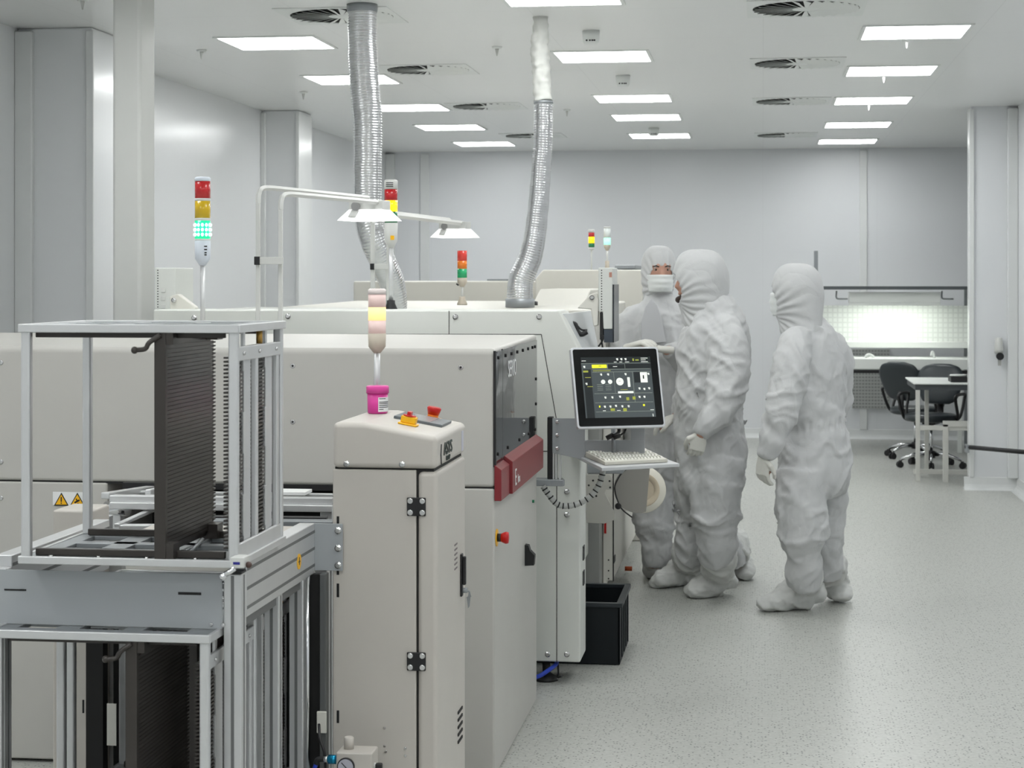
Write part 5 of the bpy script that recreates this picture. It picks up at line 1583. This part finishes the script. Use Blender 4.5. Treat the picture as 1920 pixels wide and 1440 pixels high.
def person(label, spec):
    T = spec['t']
    def Q(a):
        px, py = a[0], a[1]; dt = a[2] if len(a) > 2 else 0
        return pt(px, py, t=T + dt)
    F = Vector(spec['face']).normalized(); BF = Vector(spec['body']).normalized()
    S = Vector((-F.y, F.x, 0)); S.normalize(); BS = Vector((-BF.y, BF.x, 0)); BS.normalize()     # S: towards the figure's left
    hc = Q(spec['head'])
    root_loc = Vector((Q(spec['torso'][-1][0]).x, Q(spec['torso'][-1][0]).y, 0))
    # skin: one continuous figure inside the clothes
    def figure(sc, with_head, hood):
        mb = MB()
        limb(mb, [Q(a[0]) for a in spec['torso']], [(a[1] * sc, a[2] * sc) for a in spec['torso']], BS)
        for L_ in spec['legs']: limb(mb, [Q(a[0]) for a in L_], [(a[1] * sc, a[2] * sc) if len(a) > 2 else a[1] * sc for a in L_], BS)
        for L_ in spec['arms']: limb(mb, [Q(a[0]) for a in L_], [(a[1] * sc, a[2] * sc) if len(a) > 2 else a[1] * sc for a in L_], (0, 0, 1) if False else BF)
        return mb
    mb = figure(.62, True, False)
    for hw in spec['hands']: hand(mb, Q(hw[0]), Vector(hw[1]), Vector(hw[2]), hw[3], .8, hw[4])
    for sh in spec['shoes']:
        a, b = pt(*sh[0], Z=.0), pt(*sh[1], Z=.0); shoe(mb, a.lerp(b, .1) + Vector((0, 0, .012)), a.lerp(b, .82) + Vector((0, 0, .012)), .62)
    head_mesh(mb, hc, F, S)
    me = remesh(mb, .0085, 'person', 3, .5)
    body = link_mesh('person', me, SKIN)
    tag(body, label, 'person')
    body.data.transform(Matrix.Translation(-root_loc)); body.location = root_loc
    U = Vector((0, 0, 1))
    for s in (-1, 1):
        e = hc + F * .084 + S * s * .032 + U * .018
        q = MB(); q.ball(e - F * .001, .0112, 12); o = q.build('eye', EYEW, body)
        q = MB(); q.ball(e + F * .0052, .0066, 10); q.build('iris', IRIS, o)
        q = MB(); q.loft([e + F * .012 + S * s * -.016 + U * .016, e + F * .014 + U * .022, e + F * .004 + S * s * .02 + U * .017], [.003, .0038, .002], 8); q.build('eyebrow', HAIR, body)
    if spec.get('beard'):
        q = MB(); q.loft([hc + F * .05 + S * .062 + U * -.045, hc + F * .085 + S * .035 - U * .082, hc + F * .10 - U * .09, hc + F * .085 - S * .035 - U * .082, hc + F * .05 - S * .062 - U * .045], [.012, .017, .018, .017, .012], 10)
        q.build('beard', HAIR, body)
    # coverall
    mb = figure(1.0, False, False)
    me = remesh(mb, .010, 'coverall', 5, .5)
    folds(me, [(Q(z[0]), z[1], z[2], z[3]) for z in spec['zones']], spec.get('amp', .010), spec['seed'])
    link_mesh('coverall', me, SUIT, body)
    # hood with an opening for the face
    mb = MB()
    hx, hy = spec.get('hood', (1.0, 1.0))
    rings = [(.160, .015, .015, -.012), (.155, .05, .055, -.013), (.138, .078, .09, -.014), (.105, .1, .115, -.015), (.055, .112, .13, -.017), (0, .115, .134, -.02), (-.05, .11, .13, -.022), (-.10, .1, .12, -.028), (-.145, .092, .11, -.034), (-.185, .098, .11, -.04), (-.21, .1, .1, -.042)]
    rings = [(r[0] * hy, r[1] * hx, r[2] * hx, r[3]) for r in rings]
    P_ = smooth_path([Vector((r[0], r[1], r[2])) for r in rings], 5); O_ = [v[0] for v in [(w,) for w in smooth_vals([r[3] for r in rings], 5)]]
    n = 56; prev = None; fs = []
    nf = hc - F * 0
    for r_, o_ in zip(P_, O_):
        r_.y = max(r_.y, .004); r_.z = max(r_.z, .004)
        ring = []
        for k in range(n):
            th = 2 * PI * k / n
            ring.append(mb.bm.verts.new(hc + F * (o_ + r_.z * math.cos(th)) + S * r_.y * math.sin(th) + U * r_.x))
        if prev:
            for k in range(n):
                f = mb.bm.faces.new([prev[k], prev[(k + 1) % n], ring[(k + 1) % n], ring[k]]); f.smooth = True
        prev = ring
    top, bot, wid = spec.get('opening', (.052, -.10, .085))
    kill = []
    bmesh.ops.subdivide_edges(mb.bm, edges=mb.bm.edges[:], cuts=1, use_grid_fill=True)
    for f in mb.bm.faces:
        c = f.calc_center_median() - hc
        u, s, ff = c.z, c.dot(S), c.dot(F)
        if ff > 0:
            mid = (top + bot) / 2; hh_ = (top - bot) / 2
            if ((u - mid) / hh_) ** 2 + (s / wid) ** 2 < 1: kill.append(f)
    bmesh.ops.delete(mb.bm, geom=kill, context='FACES')
    tmp = MB(); tmp.bm.free(); tmp.bm = mb.bm
    bmesh.ops.recalc_face_normals(mb.bm, faces=mb.bm.faces)
    for v in mb.bm.verts:
        if v.is_boundary and (v.co - hc).dot(F) > 0:
            u, s_ = v.co.z - hc.z, (v.co - hc).dot(S)
            if u < -.15 : continue
            mid = (top + bot) / 2; hh_ = (top - bot) / 2
            a_ = math.atan2((u - mid) / hh_, s_ / wid)
            v.co += S * (wid * math.cos(a_) - s_) + U * (mid + hh_ * math.sin(a_) - u)
    me = bpy.data.meshes.new('hood'); mb.bm.to_mesh(me); mb.bm.free()
    off = Vector((spec['seed'] * 2.2, 0, 3))
    ear = hc - F * .03 - U * .11
    for v in me.vertices:
        dv = v.co - (hc + F * .09 - U * .1)
        d_ = dv.length
        th = math.atan2(dv.dot(U), math.hypot(dv.dot(F), dv.dot(S)))
        w = math.sin(th * 24 + noise.noise(v.co * 9 + off) * 3.5) * .0032 * math.exp(-((d_ - .13) / .08) ** 2)
        w += noise.noise(v.co * 9 + off) * .005
        v.co += v.normal * w
    for p_ in me.polygons: p_.use_smooth = True
    ho = link_mesh('hood', me, SUIT, body)
    sm = ho.modifiers.new('solid', 'SOLIDIFY'); sm.thickness = .004; sm.offset = -1
    # face mask
    if spec.get('mask'):
        top_, bot_, wd = spec['mask']
        q = MB(); prev = None
        for i in range(13):
            f_ = i / 12; u = top_ + (bot_ - top_) * f_
            bul = .012 * math.sin(PI * f_) + .003 * math.sin(f_ * PI * 6)
            ring = []
            for k in range(25):
                th = math.radians(-wd + 2 * wd * k / 24)
                rF = .102 + bul + .010 * math.cos(th * 2) * (1 - f_) ; rS = .080 - .012 * f_
                ring.append(q.bm.verts.new(hc + F * (rF * math.cos(th) + .008) + S * rS * math.sin(th) + U * u))
            if prev:
                for k in range(24):
                    ff = q.bm.faces.new([prev[k], prev[k + 1], ring[k + 1], ring[k]]); ff.smooth = True
            prev = ring
        o = q.build('face_mask', MASKM, body)
        sm = o.modifiers.new('solid', 'SOLIDIFY'); sm.thickness = .002
    for hw in spec['hands']:
        mb = MB(); hand(mb, Q(hw[0]), Vector(hw[1]), Vector(hw[2]), hw[3], 1.06, hw[4])
        me = remesh(mb, .0038, 'glove', 2, .4)
        link_mesh('glove', me, GLOVE, body)
    for i, sh in enumerate(spec['shoes']):
        a, b = pt(*sh[0], Z=.0), pt(*sh[1], Z=.0)
        mb = MB(); shoe(mb, a, b, sh[3] if len(sh) > 3 else 1.0)
        ank = Q(sh[2]); mid = Vector((a.x, a.y, .10)).lerp(b, .12); mid.z = .1
        rt = spec.get('boot', .085)
        mb.loft(smooth_path([Vector((mid.x, mid.y, .05)), mid, Vector((ank.x, ank.y, .2)).lerp(Vector((mid.x, mid.y, .2)), .4), ank], 4), smooth_vals([(.065, .075), (.07, .08), (rt * .95, rt * .95), (rt, rt)], 4), 20, side=BS)
        me = remesh(mb, .009, 'boot_cover', 3, .5)
        folds(me, [(Vector((mid.x, mid.y, .14)), (.3, .06), 'crease', .012)], .007, spec['seed'] + 4 + i, 11)
        zmin = .001
        for v in me.vertices:
            if v.co.z < zmin: v.co.z = zmin
        link_mesh('boot_cover', me, SUIT2, body)
    return body


# operator on the right, facing left and slightly away
P3 = dict(t=9.5, seed=3, face=(-.93, .25, 0), body=(-.75, .62, 0), head=(1489, 552), opening=(.045, -.11, .08), mask=(.008, -.11, 72),
    torso=[((1497, 584), .07, .075), ((1501, 598), .088, .088), ((1508, 614), .13, .10), ((1515, 636), .19, .12), ((1518, 665), .215, .14), ((1520, 715), .215, .155), ((1522, 765), .205, .155), ((1527, 793), .18, .15), ((1527, 830), .205, .168), ((1527, 880), .215, .178), ((1525, 915), .19, .165), ((1524, 930), .12, .12)],
    legs=[[((1502, 880, -.09), .125, .13), ((1500, 930, -.1), .135, .135), ((1505, 985, -.11), .135, .13), ((1505, 1018, -.11), .125, .12), ((1507, 1036, -.1), .092, .092), ((1507, 1065, -.08), .094, .094), ((1508, 1092, -.06), .084, .084), ((1508, 1100, -.05), .07, .07)],
          [((1545, 880, .1), .12, .12), ((1545, 930, .12), .125, .12), ((1543, 985, .13), .115, .11), ((1547, 1018, .14), .105, .10), ((1549, 1036, .15), .082, .085), ((1552, 1062, .17), .085, .085), ((1554, 1085, .19), .07, .07)]],
    arms=[[((1512, 640, -.04), .06), ((1494, 645, -.13), .085), ((1485, 668, -.19), .09), ((1481, 700, -.22), .092), ((1473, 745, -.24), .088, .1), ((1462, 785, -.25), .086), ((1450, 820, -.25), .068), ((1440, 845, -.24), .052), ((1435, 858, -.23), .040)],
          [((1530, 640, .04), .06), ((1555, 645, .1), .08), ((1567, 668, .13), .086), ((1572, 700, .16), .085), ((1568, 750, .2), .082), ((1550, 800, .25), .07), ((1520, 840, .28), .05)]],
    hands=[((1431, 856, -.23), (-.05, .05, -1), (.6, .7, -.1), 1, .75), ((1505, 855, .28), (-.4, 0, -1), (-.5, .6, 0), -1, .6)],
    shoes=[((1524, 1140), (1424, 1147), (1508, 1084, -.05), 1.15), ((1560, 1124), (1584, 1133), (1554, 1076, .18), 1.0)], boot=.092,
    zones=[((1527, 794), (.45, .03), 'gather', .006), ((1500, 1015, -.1), (.2, .07), 'crease', .016), ((1470, 745, -.24), (.16, .06), 'crease', .012), ((1508, 1095, -.05), (.15, .03), 'gather', .004), ((1550, 1015, .14), (.16, .06), 'crease', .014)])
person('person in a white hooded coverall standing alone at the right, facing left', P3)

# operator in the middle, facing left in profile
P2 = dict(t=9.85, seed=8, face=(-.97, -.05, 0), body=(-.93, .28, 0), head=(1308, 530), opening=(.05, -.115, .082), beard=True,
    hood=(1.1, 1.1),
    torso=[((1320, 552), .09, .09), ((1325, 566), .108, .112), ((1334, 584), .14, .14), ((1340, 612), .185, .172), ((1337, 655), .20, .195), ((1336, 700), .205, .185), ((1330, 745), .20, .19), ((1330, 775), .195, .185), ((1332, 820), .2, .19), ((1333, 870), .2, .185), ((1333, 915), .18, .165), ((1333, 930), .12, .12)],
    legs=[[((1345, 860, -.08), .13, .135), ((1343, 910, -.1), .14, .14), ((1342, 955, -.1), .135, .135), ((1343, 975, -.1), .135, .13), ((1344, 996, -.1), .104, .11), ((1345, 1025, -.08), .104, .106), ((1344, 1048, -.06), .09, .09), ((1343, 1058, -.05), .07, .07)],
          [((1315, 860, .1), .13, .13), ((1308, 910, .12), .13, .125), ((1303, 955, .13), .12, .115), ((1298, 990, .14), .09, .09), ((1298, 1020, .16), .09, .09), ((1296, 1042, .18), .08, .08), ((1295, 1052, .2), .06, .06)]],
    arms=[[((1340, 622, -.04), .08), ((1352, 622, -.12), .098), ((1362, 645, -.18), .105), ((1366, 680, -.21), .108), ((1362, 725, -.24), .105), ((1350, 762, -.26), .096), ((1332, 790, -.28), .078), ((1318, 808, -.29), .056), ((1312, 818, -.29), .042)],
          [((1325, 605, .12), .075), ((1312, 640, .17), .085), ((1300, 690, .2), .085), ((1290, 740, .2), .075), ((1275, 770, .15), .055), ((1268, 780, .12), .04)]],
    hands=[((1314, 812, -.29), (-.25, .1, -1), (-.1, .9, .2), -1, 1.0), ((1268, 782, .12), (-.9, -.1, -.3), (0, .2, -1), 1, .8)],
    shoes=[((1358, 1117), (1288, 1122), (1344, 1034, -.06), 1.15), ((1298, 1094), (1226, 1104), (1297, 1036, .18), 1.1)], boot=.106,
    zones=[((1332, 748), (.4, .03), 'gather', .004), ((1342, 975, -.1), (.2, .07), 'crease', .018), ((1355, 735, -.24), (.18, .07), 'crease', .014), ((1303, 975, .12), (.18, .06), 'crease', .014), ], amp=.011)
person('person in a white hooded coverall in the middle, in left profile with bare chin', P2)

# operator at the back, facing the camera, masked
P1 = dict(t=10.45, seed=14, face=(.22, -1, 0), body=(.12, -1, 0), head=(1236, 512), hood=(.86, .96), opening=(.040, -.085, .066), mask=(-.010, -.105, 72),
    torso=[((1236, 548), .07, .07), ((1236, 562), .09, .08), ((1237, 577), .14, .095), ((1238, 594), .195, .115), ((1238, 625), .215, .135), ((1236, 670), .205, .145), ((1234, 720), .19, .14), ((1234, 745), .18, .14), ((1236, 790), .2, .15), ((1238, 850), .2, .15), ((1240, 885), .18, .14), ((1241, 900), .12, .1)],
    legs=[[((1220, 830), .125, .13), ((1224, 890), .13, .13), ((1226, 950), .125, .125), ((1228, 985), .115, .115), ((1230, 1010), .09, .09), ((1230, 1045), .09, .09), ((1230, 1065), .075, .075)],
          [((1262, 830), .12, .125), ((1290, 890, .05), .12, .12), ((1325, 950, .1), .11, .11), ((1350, 1000, .1), .095, .095), ((1370, 1040, .1), .085, .085), ((1378, 1065, .1), .075, .075)]],
    arms=[[((1215, 597, 0), .06), ((1192, 597, 0), .075), ((1176, 618, .0), .086), ((1167, 650, -.04), .088), ((1166, 680, -.1), .085), ((1172, 682, -.2), .08), ((1178, 668, -.3), .062), ((1180, 655, -.36), .042)],
          [((1260, 597), .06), ((1284, 597), .075), ((1299, 618, -.02), .085), ((1303, 650, -.08), .085), ((1295, 675, -.16), .082), ((1280, 672, -.25), .078), ((1262, 662, -.3), .06), ((1250, 657, -.34), .045)]],
    hands=[((1181, 650, -.38), (.75, -.35, .25), (.3, .1, -1), 1, .75), ((1252, 656, -.35), (-1, -.25, .1), (-.1, .1, -1), -1, .55)],
    shoes=[((1236, 1070), (1222, 1086), (1230, 1035, 0), .95), ((1380, 1074), (1402, 1090), (1376, 1045, .1), .95)], boot=.088,
    zones=[((1236, 745), (.4, .03), 'gather', .006), ((1226, 985), (.18, .06), 'crease', .014), ((1290, 680, -.16), (.15, .06), 'crease', .012), ((1170, 670, -.1), (.15, .06), 'crease', .012)])
b1 = person('masked person in a white hooded coverall facing the camera, hands together', P1)
q = MB(); Tl = 10.295
q.prism([(pt(x, y, t=Tl).x, pt(x, y, t=Tl).z) for x, y in ((1221, 560), (1233, 572), (1243, 605), (1250, 642), (1202, 645), (1203, 600), (1210, 575))], 'y', pt(1225, 600, t=Tl).y - .006, pt(1225, 600, t=Tl).y + .01)
q.build('front_flap', mat('flap_fabric', (196, 197, 200), .8, spec=.2), b1, .004)
